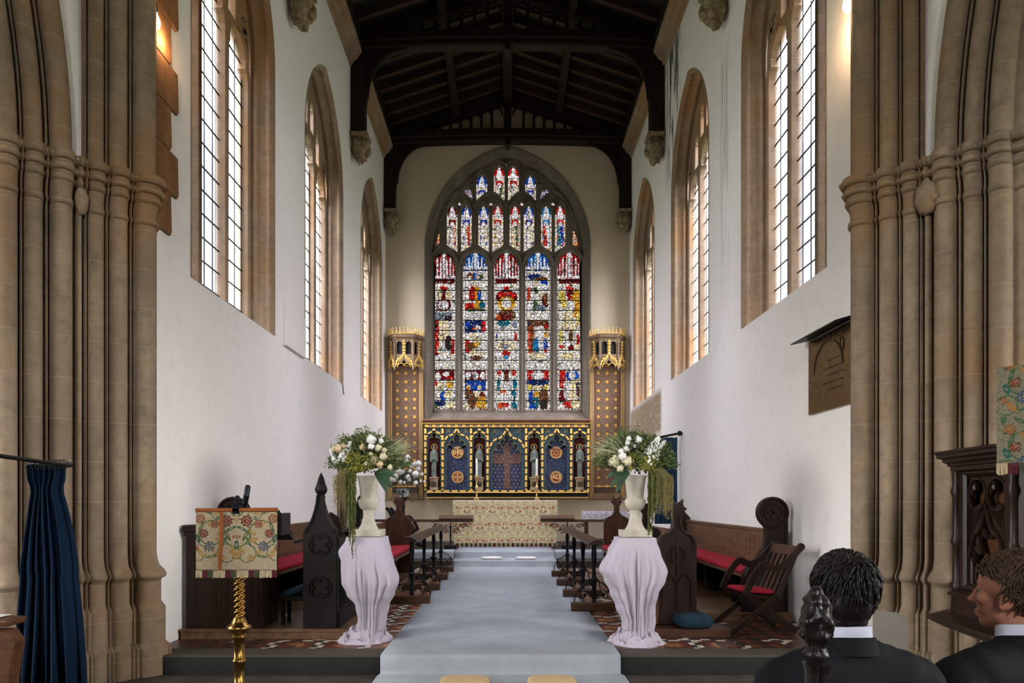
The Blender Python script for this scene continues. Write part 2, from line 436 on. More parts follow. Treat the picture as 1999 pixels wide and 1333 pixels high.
s=MB();s.add([east_mp(u,v,w) for u,v,w in((-2.28,3.62,-.02),(2.28,3.62,-.02),(2.2,3.86,.32),(-2.2,3.86,.32))],[(0,1,2,3)]);obj('sill',s,m_trac,ew)
# ---- stained glass painting
W_=(232,226,226);RD=(196,26,22);DR=(96,14,18);BL=(18,66,168);CY=(20,128,190);GD=(216,150,30);YE_=(226,196,92);GR=(62,84,40);BR=(104,58,30);OR=(214,72,26);CR=(230,216,186);GY=(120,128,140);DK=(46,34,34);TE=(16,100,120);PK=(216,160,140);NV=(14,34,96)
# ellipses/rects in crop pixels (origin 820,480, scale 3.92): kind,cx,cy,rx,ry,col
SH={0:[('r',181,160,90,110,DR),('r',181,150,34,100,W_),('r',130,180,12,60,W_),('r',232,180,12,60,W_),('r',108,215,7,30,W_),('r',256,215,7,30,W_),('e',181,330,28,22,RD),('e',181,375,20,36,DR),('e',150,370,20,40,CR),('e',215,370,22,40,CR),('e',180,452,50,44,DR),('e',180,452,40,36,W_),('r',175,540,60,30,GY),('e',215,555,28,20,DK),('r',125,700,20,115,RD),('e',120,610,14,30,DR),('r',180,650,36,80,CR),('e',218,740,26,50,DK),('r',250,770,12,50,RD),('e',145,800,22,16,CR),('r',180,985,75,35,DR),('e',135,1000,22,30,W_),('e',200,980,26,18,W_),('e',225,1010,24,12,RD),('e',150,1070,32,30,CR),('e',120,1055,14,20,RD),('e',225,1060,26,26,GD),('e',175,1150,20,36,BL),('e',150,1205,44,20,NV),('e',215,1140,34,30,CR),('e',120,1230,12,20,GR),('e',230,1220,30,26,CR)],
1:[('r',423,120,90,65,BL),('r',423,100,24,80,W_),('r',385,140,9,50,W_),('r',460,140,9,50,W_),('r',423,150,30,20,W_),('e',425,230,24,24,BL),('e',385,235,26,26,BR),('e',455,240,20,20,BL),('e',470,235,18,16,GR),('e',378,245,16,16,W_),('e',440,240,16,15,CR),('e',372,300,22,34,W_),('e',475,300,22,34,W_),('e',415,305,20,20,CR),('e',405,365,28,54,RD),('r',440,370,18,50,GD),('e',455,380,16,38,BL),('e',480,400,14,26,W_),('e',385,465,46,28,RD),('e',445,450,26,30,GD),('e',475,450,22,22,TE),('e',430,490,70,10,GR),('r',415,615,68,38,NV),('e',360,600,16,14,BL),('r',485,615,14,36,RD),('e',443,630,24,22,W_),('e',415,632,12,10,OR),('e',370,700,24,20,W_),('e',410,690,30,18,CR),('e',440,720,36,26,CR),('e',365,770,22,44,RD),('e',400,765,40,26,BR),('e',430,750,22,16,GD),('e',415,810,34,24,CR),('e',425,855,44,16,BR),('e',370,855,20,14,W_),('e',475,830,22,20,CR),('r',423,990,72,34,DR),('e',368,990,22,30,W_),('e',422,990,24,30,W_),('e',478,990,22,30,W_),('r',423,1068,72,34,BL),('e',370,1085,16,20,GD),('e',455,1085,18,20,CR),('e',375,1140,36,34,BR),('e',435,1140,24,26,CR),('e',475,1150,22,30,DR),('e',470,1205,38,50,GD),('e',400,1190,28,46,BR),('e',360,1230,18,22,CR)],
2:[('r',662,160,90,110,DR),('r',662,150,34,100,W_),('r',612,180,12,60,W_),('r',712,180,12,60,W_),('r',590,215,7,30,W_),('r',738,215,7,30,W_),('e',662,325,22,14,RD),('e',662,390,74,48,DR),('e',662,375,66,22,RD),('e',662,440,60,50,GD),('e',662,440,36,42,W_),('e',662,530,62,38,BR),('e',650,545,44,26,DR),('e',600,550,20,20,OR),('e',640,590,44,22,TE),('e',730,600,26,24,GY),('e',662,680,74,46,W_),('e',585,690,10,16,BL),('e',732,700,9,34,RD),('e',662,770,74,40,CR),('e',655,770,20,20,GY),('e',660,825,28,22,RD),('e',660,850,18,14,CY),('e',720,830,30,30,W_),('e',600,830,26,30,W_),('e',612,970,20,20,RD),('e',660,970,26,22,DR),('e',714,970,20,20,RD),('r',660,1010,30,24,BR),('e',630,1000,14,40,W_),('e',690,1000,14,40,W_),('e',600,1060,14,40,TE),('e',725,1060,14,40,TE),('e',660,1065,46,30,W_),('e',640,1120,24,14,OR),('e',715,1150,20,44,TE),('e',655,1165,60,42,W_),('e',620,1220,26,22,OR),('e',660,1215,20,16,RD),('e',720,1225,20,30,TE),('e',690,1240,20,14,W_)],
3:[('r',902,120,90,65,BL),('r',902,100,24,80,W_),('r',864,140,9,50,W_),('r',940,140,9,50,W_),('r',902,150,30,20,W_),('e',880,235,50,20,NV),('e',930,250,44,14,BR),('e',950,285,26,22,BL),('e',845,300,22,30,W_),('e',885,290,22,24,CR),('e',890,335,20,22,GR),('e',935,320,40,34,W_),('r',833,370,10,50,OR),('e',935,375,36,18,CR),('e',955,410,20,44,BR),('e',960,450,20,20,DR),('e',880,455,18,36,GR),('e',920,475,40,24,GY),('e',850,440,16,40,W_),('r',900,610,76,34,BR),('r',833,610,8,30,NV),('e',885,640,22,24,W_),('e',925,635,24,26,W_),('e',965,610,14,18,RD),('r',848,720,20,90,OR),('r',858,720,8,90,BR),('e',888,765,20,54,CY),('e',960,755,14,44,BL),('e',962,800,10,16,RD),('e',925,750,22,80,W_),('e',965,680,14,24,GD),('e',890,840,70,26,CR),('r',902,985,72,32,RD),('e',902,990,50,34,W_),('r',902,1050,72,26,NV),('e',840,1080,18,22,YE_),('e',885,1085,20,22,CR),('e',925,1085,20,22,CR),('e',965,1080,16,20,YE_),('e',850,1160,22,46,BL),('e',895,1140,26,24,GD),('e',945,1170,34,70,BR),('e',885,1200,26,40,TE),('e',860,1230,22,24,BL),('e',945,1220,26,40,DK)],
4:[('r',1142,160,90,110,DR),('r',1142,150,34,100,W_),('r',1092,180,12,60,W_),('r',1192,180,12,60,W_),('r',1070,215,7,30,W_),('r',1218,215,7,30,W_),('e',1145,325,28,20,RD),('e',1146,365,24,32,DR),('e',1150,400,14,16,RD),('e',1085,380,26,36,YE_),('e',1195,440,30,100,GD),('e',1110,440,30,30,YE_),('e',1150,460,34,44,W_),('e',1135,540,42,44,CR),('e',1210,560,12,44,YE_),('e',1075,690,16,50,YE_),('e',1140,610,66,40,CR),('e',1120,710,14,70,W_),('e',1155,690,14,40,BR),('e',1208,720,12,40,RD),('e',1155,780,20,20,DR),('e',1085,770,20,14,RD),('e',1205,780,30,22,CR),('e',1145,840,74,26,CR),('e',1190,830,20,12,W_),('r',1090,1020,22,60,RD),('e',1165,990,44,36,BL),('e',1165,990,24,36,W_),('e',1190,1060,40,40,CR),('e',1120,1060,24,26,W_),('r',1207,1100,8,50,NV),('e',1090,1150,26,40,DR),('e',1120,1130,18,50,W_),('e',1165,1140,30,44,CR),('e',1135,1215,44,24,RD),('e',1085,1235,24,20,W_),('e',1190,1210,36,34,CR),('e',1215,1120,12,40,BR)]}
def tcol(c): 
    l=G(*c);return l
def paint_main(k,px,py):
    X_=(px-820)*3.92;Y_=(py-480)*3.92
    lim=543 if k%2==0 else 526
    if py<lim:
        ee=abs(px-(LI[k][0]+LI[k][1])/2);bg=(DR if R.random()<.6 else RD) if k%2==0 else (BL if R.random()<.7 else CY)
        if ee<3.5+ (py-491)*.16 and ee<8: return W_ if not(ee>2.2 and ee<3.4 and py>500) else bg
        if (py>503 and 11<ee<14) or (py>514 and 17<ee<19.5) or ee>22: return W_
        if py>lim-5: return W_
        return bg
    c0=(LI[k][0]+LI[k][1])/2;e=abs(px-c0)/24.4
    if py>797: return W_ if R.random()<.5 else BR
    col=W_;r=R.random()
    if r<.22: col=CR
    elif r<.25: col=YE_
    elif r<.29: col=GY
    if e>.84 and Y_>250: return col
    for s in SH[k]:
        g_=1.0 if s[5] in(W_,CR) else 1.14
        dx=(X_-s[1])/s[3]/g_;dy=(Y_-s[2])/s[4]/g_
        if (s[0]=='r' and abs(dx)<1 and abs(dy)<1) or (s[0]=='e' and dx*dx+dy*dy<1):
            col=s[5]
            if col in(W_,CR) and R.random()<.16: col=CR if col==W_ else YE_
            elif col not in(W_,CR):
                q=R.random()
                if q<.12: col=tuple(int(v*.5) for v in col)
                elif q<.2: col=tuple(min(255,int(v*1.35+20)) for v in col)
                elif q<.24: col=CR
    return col
def paint_fig(bg,robe,robe2,px,py,x0,x1,yt,yb,half=False):
    u=(px-x0)/(x1-x0);H=(yb-yt);y=(py-yt)
    if y<24:
        e=abs(u-.5);
        if e<.06+.30*y/24 or (y>17 and e<.5 and int(u*9)%2==0): return W_
        return bg
    if u<.17 or u>.83 or py>yb-14: return W_ if R.random()<.7 else YE_
    if y<28: return YE_ if R.random()<.3 else W_
    dx=(u-.5)*(x1-x0);dy=py-(yt+36)
    if dx*dx+dy*dy<20: return W_
    if y<38: return bg if R.random()<.9 else RD
    w=4.5+ (2.2 if y<60 else 1.2)+.8*math.sin(py*.5)
    if abs(dx+.8*math.sin(py*.2))<w:
        return (robe2 if (dx>.5+1.5*math.sin(py*.11)) else robe) if R.random()>.15 else CR
    return bg
FIGS=[(DR,W_,PK),(BL,W_,OR),(BL,W_,CR),(RD,CR,W_),(RD,CR,GR),(BL,W_,CR),(CY,RD,W_),(RD,TE,BL)]
def paint(kind,k,px,py):
    if kind=='main': return paint_main(k,px,py)
    if kind=='upper': a,b=UP[k];return paint_fig(*FIGS[k],px,py,a,b,401,494)
    if kind=='top': a,b=((963.9,985.1),(991.6,1012.7))[k];return paint_fig(RD,W_,(GR,CR)[k],px,py,a,b,325,394)
    if kind=='side': a,b=((929.8,951.4),(1025,1046))[k];return paint_fig(BL,W_,(TE,YE_)[k],px,py,a,b,343,394)
    if kind=='blue': return BL if R.random()<.5 else (W_ if R.random()<.6 else GD)
    if kind=='gold': return (RD if R.random()<.3 else (W_ if R.random()<.5 else GD))
    if kind=='dot': return W_ if k==0 else (90,150,190)
    return W_ if py<400.5 else ((RD,BL) if k<2 else (BL,RD))[0 if px<(896.6,958,1018.5,1079.6)[k] else 1]
def inside(p,poly):
    x,y=p;c=False;j=len(poly)-1
    for i in range(len(poly)):
        a,b=poly[i],poly[j]
        if (a[1]>y)!=(b[1]>y) and x<(b[0]-a[0])*(y-a[1])/(b[1]-a[1])+a[0]: c=not c
        j=i
    return c
def build_glass():
    mb=MB();cols=[]
    cell=.0235
    for kind,k,pl in GL:
        x0=min(p[0] for p in pl)-.02;x1=max(p[0] for p in pl)+.02;z0=min(p[1] for p in pl)-.02;z1=max(p[1] for p in pl)+.02
        cs=cell if kind in('main',) else .018
        nx=max(2,int((x1-x0)/cs));nz=max(2,int((z1-z0)/cs))
        vs=[];fs=[]
        for j in range(nz+1):
            for i in range(nx+1):
                jx=R.uniform(-.33,.33) if 0<i<nx else 0;jz=R.uniform(-.33,.33) if 0<j<nz else 0
                vs.append(Vector((x0+(x1-x0)*(i+jx)/nx,YE+.43,z0+(z1-z0)*(j+jz)/nz)))
        for j in range(nz):
            for i in range(nx):
                a=j*(nx+1)+i;fs.append((a,a+1,a+nx+2,a+nx+1))
                cx=x0+(x1-x0)*(i+.5)/nx;cz=z0+(z1-z0)*(j+.5)/nz
                cols.append(tcol(paint(kind,k,VX+cx*F/DG,VY-(cz-EYE)*F/DG)))
        mb.add(vs,fs)
    t=NT('stained_glass')
    at=t.n('ShaderNodeAttribute',attribute_name='glass');v=t.obj((1,.001,1))
    vo=t.n('ShaderNodeTexVoronoi',feature='DISTANCE_TO_EDGE',i={'Vector':v,'Scale':11.0,'Randomness':.85}).outputs['Distance']
    lead=t.math('LESS_THAN',vo,.07)
    vc=t.n('ShaderNodeTexVoronoi',i={'Vector':v,'Scale':11.0,'Randomness':.85}).outputs['Color']
    s=t.sep(v)
    fr=t.math('ABSOLUTE',t.math('SUBTRACT',t.math('FRACT',t.math('MULTIPLY',s[0],1/.215)),.5))
    fz=t.math('ABSOLUTE',t.math('SUBTRACT',t.math('FRACT',t.math('MULTIPLY',s[2],1/.14)),.5))
    lead=t.math('MAXIMUM',lead,t.math('MAXIMUM',t.math('LESS_THAN',fr,.025),t.math('LESS_THAN',fz,.035)))
    col=t.mix(1.0,at.outputs['Color'],t.mix(.30,(1,1,1),t.sep(vc)[0]),'MULTIPLY')
    tr=t.n('ShaderNodeBsdfTransparent');t.l(t.mix(1,col,(GLK,GLK,GLK),'MULTIPLY'),tr.inputs[0])
    d=t.n('ShaderNodeBsdfDiffuse');d.inputs[0].default_value=(.02,.02,.02,1)
    mx=t.n('ShaderNodeMixShader',i={0:t.math('MULTIPLY',lead,.88)});t.l(tr.outputs[0],mx.inputs[1]);t.l(d.outputs[0],mx.inputs[2]);t.l(mx.outputs[0],t.out.inputs[0])
    o=obj('stained_glass',mb,t.m,ew)
    ca=o.data.color_attributes.new('glass','FLOAT_COLOR','CORNER')
    i=0
    buf=[]
    for p,c in zip(o.data.polygons,cols):
        buf+=[c[0],c[1],c[2],1]*len(p.vertices)
    ca.data.foreach_set('color',buf)
GLK=GK
build_glass()
b=MB()
for k,(a,c) in enumerate(LI):
    x0=E(a,0)[0]-.03;x1=E(c,0)[0]+.03
    for q in range(15):
        if q==0 and k%2==0: continue
        z=E(0,480+(187+76.5*q)/3.92)[1]
        if z>3.95: b.box(x0,x1,YE+.40,YE+.424,z-.012,z+.012)
obj('saddle_bars',b,m_iron,ew)
# ---------- roof: cornice, plates, trusses
for sgn,nm in((-1,'cornice_left'),(1,'cornice_right')):
    b=MB();rows=[]
    for y in(6.35,YE):
        rows.append([Vector((sgn*x,y,z)) for x,z in((3.36,10.62),(3.30,10.66),(3.27,10.74),(3.2,10.78),(3.16,10.86),(3.10,10.92),(3.10,11.0),(3.36,11.0))])
    b.loft(rows,cu=True,caps=True,sm=False);o=struct('trim_2' if sgn<0 else 'trim_3',b,m_lime2)
RZ=lambda x:11.28+.33*(3.3-abs(x))
b=MB()
for sgn in(-1,1):
    rows=[[Vector((sgn*x,y,RZ(x)+.14)) for x in(3.6,0)] for y in(5.9,YE+.3)]
    b.loft(rows)
    rows=[[Vector((sgn*x,y,RZ(x)+.24)) for x in(3.6,0)] for y in(5.9,YE+.3)]
    b.loft(rows)
struct('ceiling',b,m_dark2)
raf=None;ys=[]
TR=[6.35,10.45,14.65,18.55]
def mkraf(sgn):
    b=MB();L=[]
    for x in(3.35,.0): L.append([Vector((sgn*x,-.06,RZ(x)-.02)),Vector((sgn*x,.06,RZ(x)-.02)),Vector((sgn*x,.06,RZ(x)+.13)),Vector((sgn*x,-.06,RZ(x)+.13))])
    return b.loft(L,cu=True,caps=True,sm=False)
protos={}
for sgn in(-1,1):
    for t0,t1 in zip(TR[:-1],TR[1:]):
        for k in range(1,8):
            y=t0+(t1-t0)*k/8
            side='left' if sgn<0 else 'right'
            lab='dark oak common rafter on the %s slope of the roof'%side
            if sgn not in protos:
                o=obj('roof_rafter',mkraf(sgn),m_rafter);tag(o,lab,'rafter','common rafters on the %s slope'%side);o.location=(0,y,0);protos[sgn]=o
            else:
                o=protos[sgn].copy();COL.objects.link(o);o.location=(0,y,0)
for x,w,h,lab in((0,.12,.26,'dark oak ridge beam along the top of the roof'),(-1.38,.09,.2,'dark oak purlin along the left slope of the roof'),(1.38,.09,.2,'dark oak purlin along the right slope of the roof'),
    (-3.2,.1,.24,'dark oak wall plate above the left stone cornice'),(3.2,.1,.24,'dark oak wall plate above the right stone cornice')):
    b=MB();b.box(x-w,x+w,6.0,YE,RZ(x)-h+.02,RZ(x)+.04);tag(obj('roof_beam',b,m_dark,bevel=.02),lab,'beam')
ORD=['nearest the chancel arch','between the second and third windows','against the east wall']
for ti,y in enumerate(TR[1:]):
    nm=ORD[ti]
    t=thing('roof_truss','dark oak arched roof truss with cambered tie beam, '+nm,'roof truss',(0,y,0),group=None)
    b=MB();rows=[]
    for i in range(13):
        x=-3.3+6.6*i/12;cz=.10*(1-(x/3.3)**2);z0=11.0+cz;z1=11.33+cz
        rows.append([Vector((x,yy,z)) for yy,z in((-.13,z0+.04),(-.10,z0),(.10,z0),(.13,z0+.04),(.13,z0+.14),(.15,z0+.17),(.15,z1),(-.15,z1),(-.15,z0+.17),(-.13,z0+.14))])
    b.loft(rows,cu=True,caps=True,sm=False);obj('tie_beam',b,m_dark,t)
    for sgn in(-1,1):
        x1=3.34;x0=3.04
        b=MB();b.box(min(sgn*x1,sgn*x0),max(sgn*x1,sgn*x0),-.13,.13,9.22,11.05);obj('wall_post',b,m_dark,t,bevel=.02)
        L=[(3.05,9.75),(3.04,11.1),(2.2,11.1)]
        P=[(3.05,9.75)]
        for i in range(11):
            a=i/10*PI/2;P.append((3.02-.82*(1-math.cos(a)),9.95+1.09*math.sin(a)*1.0))
        P=P+[(2.18,11.1),(3.08,11.1),(3.08,9.7)]
        b=MB().plate([(sgn*p[0],p[1]) for p in P],[],-.09,.09,lambda u,v,w:Vector((u,w,v)),bev=.015);obj('arched_brace',b,m_dark,t)
        b=MB();b.tube([Vector((sgn*(2.98-.84*(1-math.cos(i/10*PI/2))),-.1,9.95+1.07*math.sin(i/10*PI/2))) for i in range(11)],.022,6);obj('brace_moulding',b,m_dark,t)
    b=MB();b.box(-.1,.1,-.1,.1,11.3,12.3);b.box(-.06,.06,-.16,.16,10.98,11.15);obj('king_post',b,m_dark,t,bevel=.02)
    for sgn in(-1,1):
        for k in range(1,7):
            x=sgn*(.25+.28*k-.1)
            h=RZ(x)-.1
            if h<11.5: continue
            b=MB();b.box(x-.035,x+.035,-.05,.05,11.36,h);obj('strut',b,m_dark,t)
        b=MB();L=[]
        for x in(3.2,.0): L.append([Vector((sgn*x,-.12,RZ(x)-.18)),Vector((sgn*x,.12,RZ(x)-.18)),Vector((sgn*x,.12,RZ(x)+.1)),Vector((sgn*x,-.12,RZ(x)+.1))])
        b.loft(L,cu=True,caps=True,sm=False);obj('principal_rafter',b,m_dark,t)
    # little pointed arcading between the struts
    for sgn in(-1,1):
        b=MB()
        for k in range(5):
            c=sgn*(.29+.28*k);zt=RZ(c)-.32
            if zt<11.6: continue
            b.bar([Vector((u,0,v)) for u,v in parch(c,.14,zt-.1,zt-.05,zt+.1,n=4)],.04,.06,(0,1,0))
        obj('arcading',b,m_dark,t)
# corbels: carved stone heads/figures carrying the wall posts
m_corb=M('carved_corbel_stone',G(150,134,106),.85,0,.35,14,.5,30,c2=G(92,78,56))
def corbel(seed,winged=False):
    rr=random.Random(seed);off=Vector((rr.random()*9,rr.random()*9,3))
    b=MB()
    def fn(p):
        n=noise.noise(p*2.1+off)*.28+noise.noise(p*5+off)*.14
        return 1+n
    b.ell((0,0,-.30),(.17,.19,.30),24,18,fn=fn)
    b.box(-.19,.19,-.2,.2,-.07,.0)
    return b
CN=['first','second','east']
for ti,y in enumerate(TR[1:]):
    for sgn,side in((-1,'left'),(1,'right')):
        b=corbel(ti*2+(sgn>0))
        b.ell((-sgn*.13,-.10,-.24),(.09,.08,.12),12,8,fn=lambda p:1+.2*noise.noise(p*3))
        b.ell((-sgn*.15,.07,-.30),(.07,.08,.13),12,8);b.ell((-sgn*.17,-.05,-.42),(.06,.06,.07),10,6)
        b.ell((-sgn*.20,-.12,-.22),(.035,.04,.05),8,6)
        o=obj('carved_corbel',b,m_corb);o.location=(sgn*3.16,y-(.08 if ti==2 else 0),9.22)
        tag(o,'carved stone corbel under the %s roof post %s'%(side,ORD[ti]),'corbel')
# ---------- chancel arch responds (crossing piers)
BUMPS=[(.03,.225,.115),(.240,.254,.035),(.27,.42,.085),(.432,.446,.04),(.458,.585,.055),(.598,.612,.045),(.628,.672,.04),(.70,.865,.105),(.88,.896,.04),(.912,1.045,.08),(1.058,1.07,.04),(1.085,1.25,.09)]
def plan(s0=-.06,s1=1.32):
    S=[(s0,0)]
    for a,b_,amp in BUMPS:
        if a>s1: continue
        S.append((a-.006,-.045));
        for i in range(13):
            q=-math.cos(PI*i/12);S.append(((a+b_)/2+(b_-a)/2*q,amp*math.sqrt(max(0,1-q*q))*1.0))
        S.append((b_+.006,-.045))
    S.append((s1,0));return S
def respond(sgn,shift):
    def W(s,h,z): # plan position
        x=-(3.24+.7071*s)+.7071*h;y=6.35-.7071*s-.7071*h
        return Vector((-sgn*x+shift,y,z)) if sgn>0 else Vector((x+shift,y,z))
    nm='left' if sgn<0 else 'right'
    root=thing('wall_pier_'+nm,'x','x');del root['label'];del root['category'];root['kind']='structure'
    P=plan(.022)
    def rows(zs,flat=1.0):
        out=[]
        for z,o,k in zs:
            row=[W(.02-o*.7,-.30,z),W(.02-o*.7,-.05,z)]
            for s,h in P:
                if s<.16: s=s-o*.55*max(0,(.16-s)/.14)
                row.append(W(s,(h*k+o) if h>0 else (max(h*min(1,k),-.045+o*.9)+o*.8),z))
            row+=[W(1.36,o,z),W(1.36,-.3,z)]
            out.append(row)
        return out
    base=[(-.18,.13,.6),(.09,.13,.6),(.13,.085,.8),(.44,.085,.8),(.49,.05,.9),(.68,.05,.9),(.70,.055,1.0),(.715,.085,1.15),(.745,.095,1.2),(.78,.075,1.15),(.82,.03,1.05),(.88,.008,1),(.93,0,1)]
    rc=rows(base);b=MB()
    for i_ in(0,1,2,3,4): b.loft(rc[i_:i_+2])
    b.loft(rc[5:]);obj('moulded_base',b,m_lime,root)
    b=MB().loft(rows([(.93,0,1),(1.8,0,1),(2.8,0,1),(3.9,0,1)]));obj('clustered_shafts',b,m_lime,root)
    cap=[(3.9,0,1),(3.91,.02,1),(3.925,.03,1),(3.945,.03,1),(3.96,.018,1),(3.963,0,1),(4.04,.006,1),(4.09,.022,1),(4.10,.045,1),(4.115,.058,1),(4.135,.06,1),(4.15,.045,1),(4.152,.035,1),(4.17,.04,1),(4.18,.07,1),(4.20,.085,1),(4.22,.085,1),(4.235,.07,1),(4.237,.055,1),(4.255,.06,1),(4.265,.09,1),(4.285,.105,1),(4.31,.105,1),(4.325,.09,1),(4.34,.085,1),(4.342,.0,1)]
    rc=rows(cap);b=MB()
    for r0,r1 in zip(rc[:-1],rc[1:]): b.loft([r0,r1])
    obj('moulded_capital',b,m_lime,root)
    # chancel arch orders rising above the capital
    Q=[p for p in P if p[0]<.612];b=MB();rw=[]
    for z in(4.3,5.5,7.0,8.5): rw.append([W(.02,-.30,z)]+[W(s,h*.8,z) for s,h in Q]+[W(.62,.0,z),W(.62,-.12,z)])
    b.loft(rw);obj('arch_mouldings',b,m_lime,root)
    # transept arch orders curving towards the nave
    Q=[p for p in P if p[0]>.69]+[(1.40,-.02),(1.44,-.2)];rw=[]
    y0=W(.70,0,0).y-4.5
    N=22
    for i in range(N+1):
        a=math.radians(62)*i/N;row=[]
        for s,h in [(.685,-.16)]+Q:
            p=W(s,h*.85,0);r_=p.y-y0
            row.append(Vector((p.x,y0+r_*math.cos(a),4.33+r_*math.sin(a))))
        rw.append(row)
    b=MB().loft(rw);obj('transept_arch_mouldings',b,m_lime,root)
    # plaster between the two arches
    rw=[]
    for i in range(N+1):
        a=math.radians(62)*i/N;p=W(.70,-.05,0);r_=p.y-y0;z=4.31+r_*math.sin(a)
        rw.append([W(.612,-.05,z),Vector((p.x,y0+r_*math.cos(a),z))])
    b=MB().loft(rw,sm=False);obj('plaster_spandrel',b,m_plaster,root)
    return W
WL=respond(-1,0);WR=respond(1,-.075)
# carved head stop on the right capital and small one on the left
b=MB();b.ell((0,0,0),(.09,.10,.15),18,14,fn=lambda p:1+.16*noise.noise(p*2.4)+.08*noise.noise(p*6));b.ell((0,-.08,-.03),(.035,.04,.04),8,6)
o=obj('carved_head_stop',b,m_lime);o.location=WR(.66,.06,4.0);tag(o,'small weathered stone head carved under the right pier capital','carved head')
b=MB();b.ell((0,0,0),(.05,.06,.12),14,12,fn=lambda p:1+.16*noise.noise(p*2.4))
o=obj('carved_head_stop',b,m_lime);o.location=WL(.64,.05,3.98);tag(o,'small worn carved stop under the left pier capital','carved head')
# quoins on the left wall
b=MB();z=4.02;k=0;YQ=6.40
while z<8:
    hgt=.42;wd=.60 if k%2 else .46
    b.plate([(YQ,z),(6.3+wd-.03,z-.0),(6.3+wd,z+.04),(6.3+wd-.02,z+hgt-.006),(YQ,z+hgt-.006)],[],-.03,.0,side_mp(-1),bev=.006);z+=hgt;k+=1
tag(obj('quoin_stones',b,m_orange),'toothed column of orange lamplit quoin stones beside the left pier','stone jamb')
# ---------- crossing and nave shell around the camera
b=MB()
b.box(-9.2,-4.35,5.9,6.4,-.2,12.5);b.box(4.3,9.2,5.9,6.4,-.2,12.5)
b.box(-9.2,9.2,5.9,6.4,8.6,12.5) 
for s in(-1,1):
    T=Matrix.Translation((s*3.50,6.47,0))@Matrix.Rotation(-s*PI/4,4,'Z')
    b.box(*((-.12,1.9) if s>0 else (-1.9,.12)),0,.3,-.2,8.7,T=T)
struct('wall_crossing',b,m_plaster)
b=MB().plate([(-9.2,-.2),(9.2,-.2),(9.2,12.5),(-9.2,12.5)],[parch(0,1.4,4,6.5,8.5,n=10)],0,.5,lambda u,v,w:Vector((u,-9-w,v)));struct('wall_west',b,m_plaster)
for s in(-1,1):
    b=MB().plate([(-9.5,-.2),(6.4,-.2),(6.4,12.5),(-9.5,12.5)],[parch(c,1.7,NZ,NZ+2.6,NZ+4.4,n=8) for c in (NAVW if s>0 else NAVL)],0,.5,lambda u,v,w,s=s:Vector((s*(9+w),u,v)));struct('wall_nave_left' if s<0 else 'wall_nave_right',b,m_plaster)
b=MB();b.box(-9.5,9.5,-9.5,6.3,12.4,12.6);struct('ceiling_nave',b,m_dark)
b=MB();b.box(-60,60,-60,60,-.62,-.6);struct('ground',b,M('grass',G(70,84,50)))
# ---------- light
w=bpy.data.worlds.new('w');SC.world=w;w.use_nodes=True;nt=w.node_tree;nt.nodes.clear()
ou=nt.nodes.new('ShaderNodeOutputWorld');bg=nt.nodes.new('ShaderNodeBackground');nt.links.new(bg.outputs[0],ou.inputs[0])
bg.inputs[0].default_value=(.94,.96,1.0,1)
tc=nt.nodes.new('ShaderNodeTexCoord');sx=nt.nodes.new('ShaderNodeSeparateXYZ');nt.links.new(tc.outputs['Generated'],sx.inputs[0])
mr=nt.nodes.new('ShaderNodeFloatCurve');nt.links.new(sx.outputs[2],mr.inputs[1])
cv=mr.mapping.curves[0]
while len(cv.points)<4: cv.points.new(.5,.5)
for p_,(x_,y_) in zip(cv.points,SKYC): p_.location=(x_,y_);p_.handle_type='VECTOR'
mr.mapping.update()
ml=nt.nodes.new('ShaderNodeMath');ml.operation='MULTIPLY';ml.inputs[1].default_value=SKY;nt.links.new(mr.outputs[0],ml.inputs[0])
# the sky is brighter towards the west, behind the camera
wy=nt.nodes.new('ShaderNodeMapRange');nt.links.new(sx.outputs[1],wy.inputs[0])
for i,v in((1,-.0),(2,-.22),(3,0),(4,WSKY)): wy.inputs[i].default_value=v
wz=nt.nodes.new('ShaderNodeMapRange');nt.links.new(sx.outputs[2],wz.inputs[0])
for i,v in((1,-.02),(2,.06),(3,0),(4,1)): wz.inputs[i].default_value=v
wm=nt.nodes.new('ShaderNodeMath');wm.operation='MULTIPLY_ADD';nt.links.new(wy.outputs[0],wm.inputs[0]);nt.links.new(wz.outputs[0],wm.inputs[1]);nt.links.new(ml.outputs[0],wm.inputs[2]);nt.links.new(wm.outputs[0],bg.inputs[1])
cr=nt.nodes.new('ShaderNodeMix');cr.data_type='RGBA';cr.inputs[6].default_value=(.95,.96,.96,1);cr.inputs[7].default_value=(.94,.92,1.0,1);nt.links.new(sx.outputs[2],cr.inputs[0]);nt.links.new(cr.outputs[2],bg.inputs[0])
def portal(loc,rot,sx,sy):
    l=bpy.data.lights.new('window_daylight','AREA');l.shape='RECTANGLE';l.size=sx;l.size_y=sy;l.cycles.is_portal=True
    o=bpy.data.objects.new('window_daylight',l);COL.objects.link(o);o.location=loc;o.rotation_euler=rot
for c,z0 in WINS_L: portal((-XW-.7,c,(z0+ZA)/2),(0,-PI/2,0),ZA-z0,2.5)
for c,z0 in WINS_R: portal((XW+.7,c,(z0+ZA)/2),(0,PI/2,0),ZA-z0,2.5)
portal((0,YE+.75,7.3),(-PI/2,0,0),4.4,7.4)
for c in NAVL: portal((-9.5,c,NZ+2.2),(0,-PI/2,0),4.4,3.4)
for c in NAVW: portal((9.5,c,NZ+2.2),(0,PI/2,0),4.4,3.4)
portal((0,-9.5,6.2),(PI/2,0,0),2.8,4.6)
